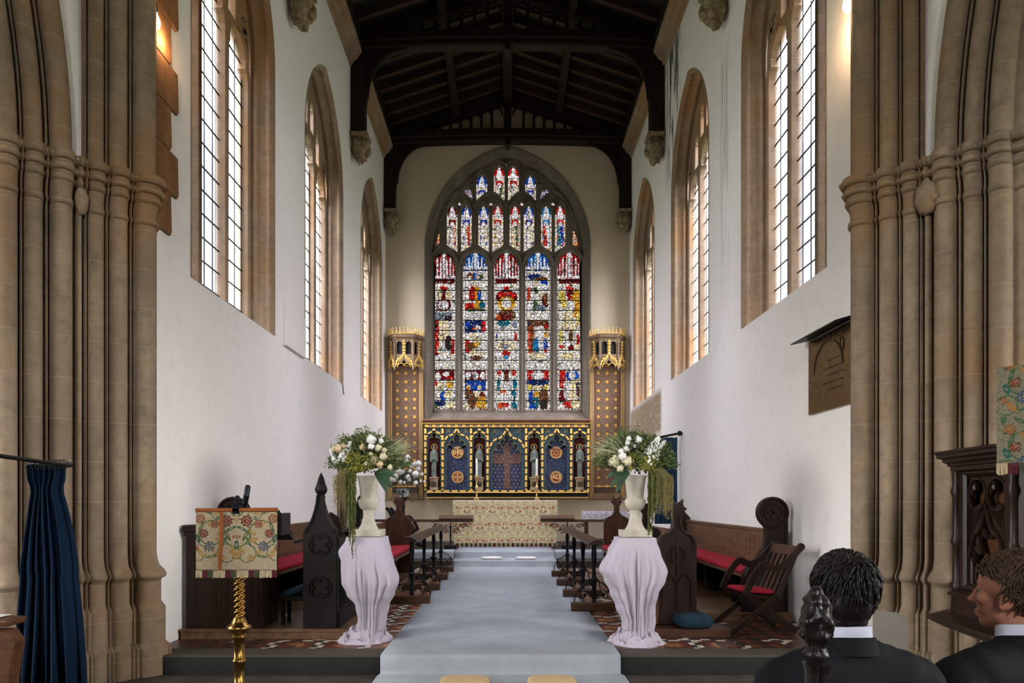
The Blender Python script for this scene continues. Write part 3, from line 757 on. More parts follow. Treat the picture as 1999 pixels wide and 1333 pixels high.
# lamps fixed to the pier backs
m_bulb=NT('lit_bulb');e=m_bulb.n('ShaderNodeEmission');e.inputs[0].default_value=(1,.72,.42,1);e.inputs[1].default_value=30;m_bulb.l(e.outputs[0],m_bulb.out.inputs[0])
for x,y,z,lab,pw in((-3.325,6.42,5.93,'glowing warm bulb spotlight behind the left pier',5),(3.20,6.40,6.08,'glowing warm bulb spotlight behind the right pier',4)):
    t=thing('wall_lamp',lab,'lamp',(x,y,z))
    b=MB().lathe([(.001,-.085),(.03,-.08),(.052,-.05),(.056,-.02),(.045,.02),(.028,.06),(.026,.085)],n=16);obj('bulb',b,m_bulb.m,t)
    b=MB().lathe([(.03,.07),(.03,.15),(.012,.16)],n=12);b.tube([(0,0,.15),(0,0,.28),(x*-.0+(-.12 if x<0 else .12),0,.3)],.008,6);obj('lamp_holder',b,m_iron,t)
    l=bpy.data.lights.new('bulb_light','POINT');l.energy=pw;l.color=(1,.62,.32);l.shadow_soft_size=.06
    o=bpy.data.objects.new('bulb_light',l);COL.objects.link(o);o.parent=t;o.location=(.06 if x<0 else -.06,.12,-.12)
# ---------- camera
cam=bpy.data.cameras.new('camera');cam.sensor_width=36;cam.lens=F/1999*36
cam.shift_x=(999.5-VX)/1999;cam.shift_y=(VY-666.5)/1999;cam.clip_end=300
co=bpy.data.objects.new('camera',cam);COL.objects.link(co);co.location=(0,0,EYE);co.rotation_euler=(PI/2,0,0);SC.camera=co
SC.view_settings.view_transform='Standard';SC.view_settings.look='None';SC.view_settings.gamma=1;SC.view_settings.use_curve_mapping=False
SC.view_settings.exposure=EXPO
# ================================================================= FURNITURE
Pt=lambda *a:Vector(a)
def ogee(w,zsh,zneck,ztop,nw=.10,sp=None,n=10):
    """bench-end outline: half profile from shoulder up to the neck, mirrored"""
    R_=[(w/2,0)]
    R_.append((w/2,zsh))
    for i in range(1,n+1):
        q=i/n
        x=w/2-(w/2-nw/2)*(q-.13*math.sin(2*PI*q)*1.0)
        z=zsh+(zneck-zsh)*(q+.10*math.sin(2*PI*q))
        R_.append((x,z))
    return R_+([(nw/2,ztop)] if sp is None else sp)
def mirror(P): return P+[(-x,z) for x,z in P[::-1] if abs(x)>1e-6]
POPPY=lambda zn:[(.05,zn),(.045,zn+.06),(.07,zn+.10),(.11,zn+.145),(.075,zn+.165),(.065,zn+.20),(.07,zn+.245),(.035,zn+.215),(0,zn+.205)]
def bench_end(root,w,zsh,zn,x0,y,th,mat,panel=True,carve=0,z0=0):
    P=mirror(ogee(w,zsh,zn,0,sp=POPPY(zn)))
    mp=lambda u,v,ww:Pt(x0+u,y+ww,z0+v)
    b=MB().plate(P,[],0,th,mp,bev=.008)
    e=obj('end_panel',b,mat,root)
    # raised moulding following the edge
    Q=[(x*.86 if abs(x)>.06 else x*.62,v) for x,v in P if v>.05 and v<zn+.13]
    b=MB().bar([mp(u,v,-.008) for u,v in Q if u>0],.025,.03,(0,-1,0));b.bar([mp(u,v,-.008) for u,v in Q if u<0],.025,.03,(0,-1,0))
    obj('edge_moulding',b,mat,root)
    b=MB().box(x0-w/2+.015,x0+w/2-.015,y-.012,y+.0,z0+.02,z0+.10)
    obj('plinth_board',b,mat,root,bevel=.004)
    if carve:
        b=MB()
        a=w*.17
        for s in(-1,1): b.bar([mp(u,v,-.006) for u,v in parch(s*w*.19,a,.16,zsh*.50,zsh*.50+.12,n=6)],.02,.025,(0,-1,0))
        b.bar([mp(u,v,-.006) for u,v in circ(0,zsh*.88,w*.22,20)],.02,.025,(0,-1,0),closed=True)
        b.bar([mp(u,v,-.006) for u,v in foil(0,zsh*.88,w*.17,4,6,PI/4)],.012,.02,(0,-1,0),closed=True)
        b.bar([mp(0,zsh*.62,-.004),mp(0,zsh*1.12,-.004)],.03,.025,(0,-1,0))
        obj('carved_tracery',b,mat,root)
# platforms under the stalls
for side,x0,x1,y0,lab in(('left',-3.32,-1.62,6.93,'low dark oak platform with lit edge under the left choir stalls'),('right',2.27,3.32,7.95,'low dark oak platform under the right rear stall')):
    b=MB().box(x0,x1,y0,12.6,0,.095);b.box(x0,x1,y0-.015,y0+.05,.075,.105)
    tag(obj('stall_platform',b,m_oak2y,bevel=.006),lab,'platform')
# ---- left front desk with the spired end
t=thing('choir_desk','tall blackened oak choir desk with pointed spire finial and linenfold side','choir stall',(-1.93,7.02,.097))
P=mirror([(.175,0),(.175,.98),(.165,1.02),(.13,1.06),(.09,1.13),(.055,1.22),(.035,1.30),(.028,1.37)])
b=MB().plate(P,[],0,.09,lambda u,v,w:Pt(u,w,v),bev=.008);obj('end_panel',b,m_black,t)
mp=lambda u,v,w:Pt(u,w,v)
b=MB()
for s in(-1,1): b.bar([Pt(s*x*.84,-.008,z) for x,z in P[:8] if z>.1],.022,.03,(0,-1,0))
b.box(-.13,.13,-.012,0,.60,.62);b.box(-.17,.17,-.012,.0,.0,.22)
for zc in(.42,.86):
    b.bar([mp(u,v,-.004) for u,v in foil(0,zc,.10,4,6,PI/4)],.014,.02,(0,-1,0),closed=True);b.bar([mp(u,v,-.004) for u,v in circ(0,zc,.115,20)],.014,.02,(0,-1,0),closed=True)
obj('carved_tracery',b,m_black,t)
b=MB().lathe([(.02,1.33),(.045,1.345),(.03,1.36),(.035,1.37),(.055,1.40),(.058,1.43),(.045,1.48),(.025,1.55),(.004,1.60)],(0,.045,0),12,fl=lambda a,k,z:1+.12*math.cos(4*a)+.06*math.sin(z*160));obj('finial',b,m_black,t)
b=MB().box(.12,.175,.09,1.75,.0,.90);b.box(.165,.195,.05,1.75,0,.16)
for k in range(26):
    y=.12+k*.062;b.tube([Pt(.178,y,.19),Pt(.178,y,.80)],.014,6)
b.box(.165,.19,.05,1.75,.82,.93)
obj('linenfold_front',b,m_black,t)
b=MB().add([Pt(-.30,.09,.86),Pt(.20,.09,.98),Pt(.20,1.8,.98),Pt(-.30,1.8,.86),Pt(-.30,.09,.89),Pt(.20,.09,1.01),Pt(.20,1.8,1.01),Pt(-.30,1.8,.89)],[(3,2,1,0),(4,5,6,7),(0,1,5,4),(1,2,6,5),(2,3,7,6),(3,0,4,7)]);obj('book_slope',b,m_black,t)
b=MB().plate([(x*.9,z) for x,z in mirror([(.175,0),(.175,.9),(.1,1.0),(.05,1.05)]+[(x,z+.05) for x,z in POPPY(1.02)])],[],1.72,1.80,mp,bev=.008);obj('end_panel',b,m_black,t)
b=MB().lathe([(.03,1.08),(.05,1.13),(.03,1.16),(.05,1.2),(.06,1.25),(.03,1.3),(.035,1.34),(.004,1.38)],(0.03,1.78,0),12,fl=lambda a,k,z:1+.15*math.cos(4*a));obj('finial',b,m_black,t)
# ---- left return stall block (behind the lectern)
t=thing('stall_screen','dark panelled oak stall front with moulded cap, behind the brass lectern','choir stall',(-2.93,7.0,.09))
b=MB().box(-.37,.42,0,.10,0,1.0);
for x in(-.30,.08):
    b.box(x,x+.28,-.012,0,.12,.16);b.box(x,x+.28,-.012,0,.86,.9);b.box(x,x+.02,-.012,0,.16,.86);b.box(x+.26,x+.28,-.012,0,.16,.86)
obj('front_panel',b,m_oak,t,bevel=.004)
b=MB().box(-.39,.46,-.05,.14,1.0,1.04);b.box(-.38,.44,-.03,.12,.96,1.0);b.box(-.39,.46,-.04,.42,1.04,1.07);obj('moulded_cap',b,m_oak,t,bevel=.008)
b=MB().box(.34,.40,.10,.52,0,.98);obj('side_panel',b,m_oaky,t)
# ---- rear stalls, built once for the right and mirrored for the left
def rear_stall(sg,lab,y0,y1,grp):
    t=thing('rear_stall',lab,'choir stall',(sg*3.0,y0,.097))
    X=lambda x:sg*x
    def bx(b,x0,x1,*a): b.box(min(X(x0),X(x1)),max(X(x0),X(x1)),*a)
    # scrolled end panel in the x-z plane
    P=[(.30,0),(.30,1.20)]
    P+=[(.115+.185*math.cos(a),1.17+.185*math.sin(a)) for a in[PI*.05*i for i in range(1,25)]]
    P+=[(.02,1.0),(.03,.9),(.0,.76),(-.08,.64),(-.18,.54),(-.235,.44),(-.25,.34),(-.25,.0)]
    b=MB().plate([(X(u),v) for u,v in P],[],0,.07,lambda u,v,w:Pt(u,w,v),bev=.01);obj('end_panel',b,m_oak,t)
    b=MB();c=[(X(.115+.17*math.cos(a)),1.17+.17*math.sin(a)) for a in[PI*.1*i for i in range(20)]]
    b.bar([Pt(u,-.01,v) for u,v in c],.035,.04,(0,-1,0),closed=True)
    b.bar([Pt(X(.115+.1*math.cos(a)),-.005,1.17+.1*math.sin(a)) for a in[PI*.1*i for i in range(20)]],.018,.03,(0,-1,0),closed=True)
    for q in((.04,.012),(.012,.075)): b.box(X(.115)-q[0]*1.6 if q[0]>.02 else X(.115)-q[0],X(.115)+q[0]*1.6 if q[0]>.02 else X(.115)+q[0],-.02,0,1.17-q[1],1.17+q[1])
    b.bar([Pt(X(u),-.01,v) for u,v in[(.045,.98),(.05,.9),(.02,.74),(-.06,.62),(-.16,.52),(-.215,.42),(-.225,.1)]],.03,.035,(0,-1,0));b.bar([Pt(X(.27),-.01,.05),Pt(X(.27),-.01,1.16)],.03,.035,(0,-1,0))
    obj('roundel_carving',b,m_oak,t)
    L=y1-y0
    b=MB();bx(b,.24,.30,.06,L,0,.93);bx(b,.22,.32,.06,L,.92,.955)
    for k in range(int(L/.17)): bx(b,.236,.24,.08+k*.17,.083+k*.17,.45,.86)
    obj('panelled_back',b,m_oak2y,t,bevel=.003)
    b=MB();bx(b,-.22,.26,.06,L,.40,.44);obj('seat_board',b,m_oak2y,t,bevel=.006)
    b=MB();bx(b,-.23,.23,.075,L-.03,.44,.505);o=obj('seat_cushion',b,m_red,t,bevel=.025)
    for y in(.8,2.0,3.2):
        if y<L: b=MB();bx(b,-.1,.24,y,y+.05,0,.40);obj('support',b,m_black,t)
    b=MB().plate([(X(u),v) for u,v in[(.30,0),(.30,1.0),(.2,1.1),(.05,1.0),(-.08,.64),(-.25,.4),(-.25,0)]],[],L-.07,L,lambda u,v,w:Pt(u,w,v),bev=.01);obj('end_panel',b,m_oak,t)
rear_stall(1,'long oak wall stall with red cushion and round cross carved end, right side',8.02,12.4,None)
rear_stall(-1,'long oak wall stall with red cushion, behind the lectern on the left side',7.75,12.4,None)
# ---- front benches nearer the altar
def front_bench(sg,lab):
    t=thing('front_bench',lab,'bench',(sg*1.95,9.22,.106 if sg<0 else .002))
    L=2.98;h0=-.106 if sg<0 else 0
    b=MB();x0,x1=sorted((sg*-.27,sg*.22));b.box(x0,x1,0,L,.50+h0,.54+h0);obj('seat_board',b,m_oak2y,t,bevel=.006)
    b=MB().box(x0+.005,x1-.005,.02,L,.54+h0,.61+h0);obj('seat_cushion',b,m_red,t,bevel=.028)
    bench_end(t,.46,.98+h0,1.24+h0,sg*0.0,L,.07,m_oak2,carve=0)
    b=MB();a,c=sorted((sg*.22,sg*.27));b.box(a,c,0,L,.1,1.02+h0);obj('panelled_back',b,m_oak2y,t,bevel=.004)
    a,c=sorted((sg*-.2,sg*.2))
    for y in(.05,1.5): b=MB().box(a,c,y,y+.07,0,.5+h0);obj('support',b,m_oak,t)
front_bench(-1,'oak front bench with red cushion and poppyhead end, left of the blue carpet')
front_bench(1,'oak front bench with red cushion and poppyhead end, half hidden by right pedestal')
# ---- right front desk with carved ogee end
t=thing('choir_desk','dark oak desk with carved tracery end and crowned ogee top, beside right pedestal','choir stall',(1.80,7.25,0))
bench_end(t,.42,.84,1.09,0,0,.08,m_oak,carve=1,z0=.09)
b=MB().box(-.36,-.20,-.02,.06,.10,.88);obj('side_board',b,m_oak2,t,bevel=.005)
b=MB().box(-.40,.50,-.22,.12,0,.085);obj('kneeling_step',b,m_oak2x,t,bevel=.006)
b=MB().add([Pt(-.42,.02,.86),Pt(-.15,.02,.80),Pt(-.15,1.9,.80),Pt(-.42,1.9,.86),Pt(-.42,.02,.885),Pt(-.15,.02,.825),Pt(-.15,1.9,.825),Pt(-.42,1.9,.885)],[(3,2,1,0),(4,5,6,7),(0,1,5,4),(1,2,6,5),(2,3,7,6),(3,0,4,7)]);obj('book_slope',b,m_oak2y,t)
b=MB().box(-.26,-.20,.08,1.9,.0,.84);obj('desk_front',b,m_oaky,t)
b=MB().plate(mirror(ogee(.40,.84,1.07,0,sp=POPPY(1.07))),[],1.85,1.92,lambda u,v,w:Pt(u+.05,w,v+.09),bev=.008);obj('end_panel',b,m_oak,t)
# blue kneelers
m_blue=M('blue_kneeler_fabric',G(24,46,58),.95,0,.25,14,.5,160)
def pillow(b,c,r,T=None,pw=.45,seed=0):
    def f(p):
        return 1+.03*noise.noise(p*3+Vector((seed,0,0)))
    rows=[]
    n=24;k=10
    for j in range(k+1):
        ph=-PI/2+PI*j/k
        row=[]
        for i in range(n):
            a=2*PI*i/n;ca,sa=math.cos(a),math.sin(a)
            q=(abs(ca)**4+abs(sa)**4)**-.25
            rr=abs(math.cos(ph))**pw
            p=Vector((ca*q*rr*r[0],sa*q*rr*r[1],math.sin(ph)*abs(math.sin(ph))**.0*r[2]))
            p*=f(p)
            if T: p=T@p
            row.append(Vector(c)+p)
        rows.append(row)
    b.loft(rows,cu=True,caps=True)
b=MB();pillow(b,(0,0,.075),(.20,.13,.075),seed=3);o=obj('kneeler_cushion',b,m_blue);o.location=(1.93,7.12,.087);tag(o,'rumpled blue kneeler cushion on the step of the right carved desk','cushion')
b=MB();pillow(b,(0,0,.04),(.15,.10,.04),seed=5);o=obj('kneeler_cushion',b,m_blue);o.location=(2.13,7.10,.087) ;o.rotation_euler=(0,0,.2);bpy.data.objects.remove(o)
t=thing('kneeling_stool','small stool with dark blue padded top behind the left spired desk','stool',(-2.24,7.28,.097))
b=MB();pillow(b,(0,0,.36),(.17,.15,.045),T=Matrix.Rotation(-.35,3,'Y'));obj('padded_top',b,m_blue,t)
b=MB().box(-.17,.15,-.13,.13,.26,.31);obj('seat_frame',b,m_black,t,bevel=.01)
for x in(-.14,.10):
    for y in(-.11,.09): b=MB().box(x,x+.035,y,y+.035,0,.28);obj('leg',b,m_black,t,bevel=.004)
# papers on the platform
m_paper=M('white_paper',G(200,198,192),.8,0,.05)
b=MB().box(-.06,.06,-.04,.04,0,.002);o=obj('service_sheet',b,m_paper);o.location=(-2.62,7.85,.107);o.rotation_euler=(0,0,.3);tag(o,'white sheet of paper lying flat between the left stalls, on its own left','paper','loose sheets on the stall floor')
c=o.copy();COL.objects.link(c);c.location=(-2.50,7.78,.107);c.rotation_euler=(0,0,-.4);c['label']='white sheet of paper lying flat between the left stalls, nearer the spired desk'
o['label']='white sheet of paper lying flat between the left stalls, nearer the lectern'
# ---- folding cross-legged chair on the right
def xchair(name,label,loc,rz,sc=1.0,mat=None,cush=True,slats=True):
    mat=mat or m_oak
    t=thing(name,label,'chair',loc,rz);t.scale=(sc,)*3
    W=.27
    for s in(-1,1):
        y0=s*W
        # front leg foot (left/front) rising to the back hinge, rear leg crossing
        b=MB().bar([Pt(-.42,y0,0.02),Pt(.18,y0,.47)],.075,.03,(0,1,0));b.bar([Pt(.16,y0,.44),Pt(.24,y0,.50)],.07,.03,(0,1,0));obj('leg',b,mat,t,bevel=.006)
        b=MB().bar([Pt(.47,y0-s*.032,0.02),Pt(.0,y0-s*.032,.36),Pt(-.21,y0-s*.032,.52)],.085,.03,(0,1,0));obj('leg',b,mat,t,bevel=.006)
        # curved arm from the seat front up to the top of the back
        P=[(-.24,.50),(-.17,.66),(-.09,.78),(.0,.86),(.07,.83),(.17,.81),(.30,.88),(.42,1.0),(.50,1.08)]
        b=MB().bar([Pt(x,y0+s*.03,z) for x,z in catmull(P,4)],.085,.032,(0,1,0));b.lathe([(.045,-.02),(.05,0),(.045,.02)],(.49,y0+s*.03,1.07),14,T=Matrix.Rotation(PI/2,4,'X'));obj('curved_arm',b,mat,t,bevel=.006)
        b=MB().bar([Pt(.19,y0-s*.0,.44),Pt(.47,y0-s*.0,1.06)],.07,.028,(0,1,0));obj('back_post',b,mat,t,bevel=.006)
    b=MB().bar([Pt(.44,-W,1.02),Pt(.44,W,1.02)],.12,.025,(1,0,-.4));obj('top_rail',b,mat if not slats else m_oak2,t)
    if slats:
        for k in range(4):
            y=-W+.11+k*.106;b=MB().bar([Pt(.20,y,.50),Pt(.425,y,.98)],.045,.014,(1,0,-.4));obj('slat',b,m_oak2,t)
    b=MB().add([Pt(-.25,-W,.50),Pt(-.25,W,.50),Pt(.24,W,.46),Pt(.24,-W,.46),Pt(-.25,-W,.47),Pt(-.25,W,.47),Pt(.24,W,.43),Pt(.24,-W,.43)],[(0,1,2,3),(7,6,5,4),(0,4,5,1),(1,5,6,2),(2,6,7,3),(3,7,4,0)]);obj('seat_board',b,mat,t,bevel=.004)
    b=MB();b.tube([Pt(-.0,-W,.30),Pt(0,W,.30)],.014,8);b.tube([Pt(.21,-W-.02,.47),Pt(.21,W+.02,.47)],.016,8);obj('pivot_rod',b,mat,t)
    if cush:
        b=MB();pillow(b,(-.01,0,.52),(.25,.25,.035),T=Matrix.Rotation(.08,3,'Y'),pw=.3);obj('seat_cushion',b,m_red,t)
    return t
def catmull(P,k):
    out=[]
    for i in range(len(P)-1):
        p0=P[max(i-1,0)];p1=P[i];p2=P[i+1];p3=P[min(i+2,len(P)-1)]
        for j in range(k):
            t=j/k
            out.append(tuple(.5*((2*p1[a])+(-p0[a]+p2[a])*t+(2*p0[a]-5*p1[a]+4*p2[a]-p3[a])*t*t+(-p0[a]+3*p1[a]-3*p2[a]+p3[a])*t**3) for a in range(len(p1))))
    out.append(P[-1]);return out
xchair('folding_chair','dark wooden cross legged folding armchair with red cushion by the right wall',(2.64,7.40,0),.16,.86)
xchair('folding_chair','dark cross legged wooden chair behind the white flower stand, left of altar',(-2.35,15.95,.285),PI+.35,.86,m_black,cush=False,slats=False)
# ---- communion rails along the carpet
def comm_rail(x,ys,lab,fx0,fx1):
    t=thing('kneeling_rail',lab,'rail',(x,ys[0],.021))
    L=ys[-1]-ys[0]
    s=1 if x>0 else -1
    b=MB();rows=[[Pt(s*u,y,v) for u,v in((-.09,.83),(.07,.87),(.075,.895),(-.02,.90),(-.095,.855))] for y in(-.22,L+.15)];b.loft(rows,cu=True,caps=True,sm=False);obj('handrail',b,m_oaky,t,bevel=.004)
    b=MB();b.bar([Pt(0,-.05,.80),Pt(0,L+.05,.80)],.03,.02,(1,0,0));obj('iron_stringer',b,m_iron,t)
    for i,yy in enumerate(ys):
        y=yy-ys[0]
        b=MB().box(fx0-x,fx1-x,y-.07,y+.07,.0,.10);obj('foot_block',b,m_oak2x,t,bevel=.012)
        b=MB();tw=[]
        b.lathe([(.034,.1),(.030,.12),(.026,.2),(.028,.36),(.040,.37),(.040,.40),(.028,.41),(.026,.5),(.027,.6),(.031,.7),(.028,.83)],(0,y,0),6,fl=lambda a,k,z:1+.12*math.cos(2*a+z*18),sm=False);obj('iron_post',b,m_iron,t)
        for q in(-1,1):
            b=MB();P=[(0+q*.02,.37),(q*.07,.36),(q*.14,.32),(q*.20,.26),(q*.235,.19),(q*.25,.10)]
            b.tube([Pt(u,y,v) for u,v in catmull(P,4)],.008,6)
            P=[(q*.03,.16),(q*.06,.22),(q*.12,.25),(q*.17,.22),(q*.17,.17),(q*.13,.155),(q*.11,.185)]
            b.tube([Pt(u,y,v) for u,v in catmull(P,3)],.006,6)
            b.ell((q*.115,y,.195),(.025,.012,.025),8,6);b.ell((q*.18,y,.25),(.02,.01,.02),8,6)
            obj('scroll_bracket',b,m_iron,t)
    b=MB().box(-.03,.03,0,L,.02,.07);obj('ground_beam',b,m_oak2y,t)
    return t
comm_rail(-1.30,(9.27,10.62,12.0,13.3),'long wooden kneeling rail on black iron posts, left side of carpet',-1.60,-1.05)
comm_rail(1.09,(8.62,9.88,11.18,12.46),'long wooden kneeling rail on black iron posts, right side of carpet',.80,1.36)
# stone kneeling kerb behind the rails
m_kerb=M('pale_kneeler_canvas',G(150,136,118),.8,0,.25,5)
# ---- altar rails in front of the altar
def altar_rail(x0,x1,xp,lab):
    t=thing('altar_rail',lab,'rail',(xp,15.55,.28))
    b=MB().box(x0-xp,x1-xp,-.06,.06,.63,.69);obj('top_rail',b,m_oak2x,t,bevel=.012)
    a=(x1-.78,x1) if xp<0 else (x0,x0+.78)
    b=MB().add([Pt(a[0]-xp,-.12,.69),Pt(a[1]-xp,-.12,.69),Pt(a[1]-xp,.12,.76),Pt(a[0]-xp,.12,.76),Pt(a[0]-xp,-.12,.715),Pt(a[1]-xp,-.12,.715),Pt(a[1]-xp,.12,.785),Pt(a[0]-xp,.12,.785)],[(3,2,1,0),(4,5,6,7),(0,1,5,4),(1,2,6,5),(2,3,7,6),(3,0,4,7)]);obj('book_ledge',b,m_oak2x,t,bevel=.006)
    for xx in(0,) if 1 else ():
        b=MB().box(-.13,.13,-.1,.1,0,.11);obj('foot_block',b,m_black,t,bevel=.01)
        b=MB().lathe([(.018,.1),(.018,.3),(.03,.32),(.016,.35),(.02,.45),(.026,.5),(.014,.56),(.014,.63)],n=8);obj('iron_post',b,m_iron,t)
        for q in(-1,1):
            b=MB()
            for r_,cx,cz in((.075,.10,.53),(.055,.24,.545),(.045,.35,.56),(.05,.09,.42),(.035,.17,.46)):
                b.tube([Pt(q*(cx+r_*(1-i*.045)*math.cos(i*.55+2)),0,cz+r_*(1-i*.045)*math.sin(i*.55+2)) for i in range(15)],.007,6)
                b.ell((q*cx,0,cz),(.022,.01,.022),8,6);b.ell((q*(cx+.05),0,cz-.035),(.02,.008,.018),6,5)
            b.tube([Pt(0,0,.36),Pt(q*.12,0,.47),Pt(q*.26,0,.58),Pt(q*.42,0,.62)],.007,6)
            obj('iron_scrollwork',b,m_copper,t)

altar_rail(-3.05,-.78,-1.30,'oak altar rail with iron scrollwork bracket, left of the altar')
altar_rail(.74,3.05,1.36,'oak altar rail with iron scrollwork bracket, right of the altar')
# ---- carpets
def carpet_path():
    b=MB();rows=[]
    P=[(4.2,-.158),(6.13,-.158),(6.155,-.15),(6.165,-.12),(6.165,-.03),(6.175,.005),(6.20,.016),(6.25,.018),(14.17,.018),(14.185,.03),(14.185,.13),(14.195,.15),(14.23,.156),(14.77,.156),(14.785,.17),(14.785,.27),(14.795,.29),(14.83,.296),(16.3,.296)]
    for y,z in P:
        x0,x1=-1.15,1.02
        if y<6.15: x0,x1=-1.17,1.05
        rows.append([Pt(x0,y,z-.02),Pt(x0,y,z)]+[Pt(x0+(x1-x0)*i/8,y,z) for i in range(1,8)]+[Pt(x1,y,z),Pt(x1,y,z-.02)])
    b.loft(rows,sm=True);return b
o=obj('carpet_runner',carpet_path(),m_carpet);tag(o,'long blue grey carpet running up the chancel steps to the altar','carpet')
for x0,x1,s_ in((-3.2,-1.16,'left'),(1.03,3.2,'right')):
    b=MB();rows=[[Pt(x,y,z) for x in(x0,x1)] for y,z in((14.77,.145),(14.775,.25),(14.775,.28),(14.79,.30),(14.83,.305),(15.3,.305))];b.loft(rows);tag(obj('step_carpet',b,m_carpet),'blue grey carpet strip over the top altar step, %s side'%s_,'carpet')
# ---- kneelers
m_cream=M('cream_kneeler',G(178,152,112),.85,0,.08,9,.2,80);m_white=M('white_linen',G(204,200,196),.85,0,.05,6,.2,60)
for x,w,lab in((-.365,.21,'cream kneeling cushion on the lower carpet, left of the pair'),(.375,.21,'cream kneeling cushion on the lower carpet, right of the pair')):
    b=MB();pillow(b,(0,0,.03),(w,.16,.03),pw=.18,seed=x);o=obj('kneeling_cushion',b,m_cream);o.location=(x,5.78,-.155);tag(o,lab,'cushion','cream kneeling cushions at the chancel step')
for x,lab in((-.34,'white kneeling cushion on the altar step, left of the pair'),(.385,'white kneeling cushion on the altar step, right of the pair')):
    b=MB();pillow(b,(0,0,.028),(.215,.12,.028),pw=.18,seed=x);o=obj('kneeling_cushion',b,m_white);o.location=(x,14.42,.158);tag(o,lab,'cushion','white kneeling cushions on the altar step')
# ---- floral tapestry material
def fabmat(name):
    t=NT(name);at=t.n('ShaderNodeAttribute',attribute_name='weave');v=t.obj()
    b=t.bsdf(t.mix(t.mr(t.noise(v,60,3),.3,.7,0,.3),at.outputs['Color'],t.mix(1.0,at.outputs['Color'],(.6,.6,.6),'MULTIPLY')),.95,0,t.bump(t.noise(v,170,2),.4,.003));b.inputs['Specular IOR Level'].default_value=.1;return t.m
m_weave=fabmat('woven_floral_fabric')
FE=[('r',0,.62,.34,.03,'g'),('r',.62,.62,.30,.03,'g'),('r',.25,1.12,.22,.025,'g'),('r',.95,1.1,.2,.025,'g'),('r',.45,.12,.17,.02,'g'),
('e',.23,.68,.045,.16,.5,'g'),('e',.13,.52,.14,.035,.45,'G'),('e',0,.92,.05,.12,0,'G'),('e',.86,.47,.04,.14,-.3,'g'),('e',.95,.76,.05,.12,.4,'G'),('e',.10,.13,.04,.12,.7,'g'),('e',.30,.84,.03,.13,-.5,'G'),('e',.86,1.14,.05,.13,.7,'o'),('e',.62,1.20,.14,.035,.2,'g'),('e',.42,.80,.11,.05,-.4,'o'),('e',.40,.62,.10,.04,.6,'o'),('e',.72,.10,.12,.04,-.5,'g'),('e',.55,1.08,.04,.12,.9,'o'),('e',.13,1.03,.035,.12,-.6,'o'),('e',.50,.28,.03,.10,-.8,'G'),('e',.66,.42,.03,.12,.5,'o'),('e',1.0,.05,.05,.12,0,'g'),('e',.30,.08,.09,.03,.4,'o'),
('f',.50,.10,.10,'o'),('f',.53,.40,.115,'n'),('f',0,1.14,.14,'o'),('f',.245,.33,.155,'m'),('f',.895,.27,.13,'n'),('f',.80,.64,.12,'m'),('f',.66,.95,.135,'b'),('f',.36,1.24,.09,'o'),('f',0,.30,.07,'o'),('f',1.0,1.0,.08,'n'),('f',.05,.72,.06,'n')]
def fpaint(u,v,pal):
    c=pal['.'] if R.random()<.7 else pal[',']
    for e in FE:
        if e[0]=='r':
            d=math.hypot(u-e[1],v-e[2])
            if abs(d-e[3])<e[4]*.5: c=pal['g']
        elif e[0]=='e':
            dx,dy=u-e[1],v-e[2];a=e[5];x=dx*math.cos(a)+dy*math.sin(a);y=-dx*math.sin(a)+dy*math.cos(a)
            q=(x/e[3])**2+(y/e[4])**2
            if q<1: c=pal[e[6]] if (q>.12 or abs(x)>e[3]*.2 and abs(y)>.01) else pal['.']
        else:
            dx,dy=u-e[1],v-e[2];r=math.hypot(dx,dy);th=math.atan2(dy,dx);R0=e[3]*(.86+.14*math.cos(9*th))
            if r<R0:
                q=r/R0;c=pal[e[4]]
                if .42<q<.62: c=pal['.'] if math.cos(9*th)>-.2 else pal[e[4]]
                elif .24<q<.42: c=pal[e[4]]
                elif q<.24: c=pal['o']
                elif q>.9: c=pal['d']
    k=.9+.2*R.random()
    return tuple(x*k for x in c)
PALA={'.':G(150,136,110),',':G(136,122,98),'g':G(76,84,52),'G':G(50,74,60),'o':G(136,106,54),'m':G(88,28,34),'n':G(108,58,44),'b':G(56,72,92),'d':G(92,72,44)}
PALB={'.':G(212,196,160),',':G(198,182,146),'g':G(150,148,104),'G':G(136,142,112),'o':G(186,154,96),'m':G(156,70,60),'n':G(168,112,84),'b':G(150,146,136),'d':G(168,142,96)}
PALC={'.':G(112,106,86),',':G(98,93,76),'g':G(60,84,54),'G':G(40,80,74),'o':G(140,100,52),'m':G(100,50,40),'n':G(120,74,44),'b':G(48,72,92),'d':G(70,64,40)}
def fabric(b,rows,nu,nv,pal,uf,cols):
    """refine a lofted cloth into a fine grid and colour every cell with the woven pattern"""
    nr=len(rows)-1;nc=len(rows[0])-1
    L=[0]
    for r0,r1 in zip(rows[:-1],rows[1:]): L.append(L[-1]+(r1[nc//2]-r0[nc//2]).length)
    W_l=(rows[nr//2][-1]-rows[nr//2][0]).length
    out=[]
    for j in range(nv+1):
        s=L[-1]*j/nv;i=0
        while i<nr-1 and L[i+1]<s: i+=1
        f=(s-L[i])/max(1e-9,L[i+1]-L[i]);row=[]
        for k in range(nu+1):
            q=k/nu*nc;a=min(int(q),nc-1);g=q-a
            p0=rows[i][a].lerp(rows[i][a+1],g);p1=rows[i+1][a].lerp(rows[i+1][a+1],g);row.append(p0.lerp(p1,f))
        out.append(row)
    b.loft(out)
    for j in range(nv):
        for k in range(nu):
            x=((k+.5)/nu-.5)*W_l;y=L[-1]*(j+.5)/nv
            cols.append(fpaint(*uf(x,y),pal))
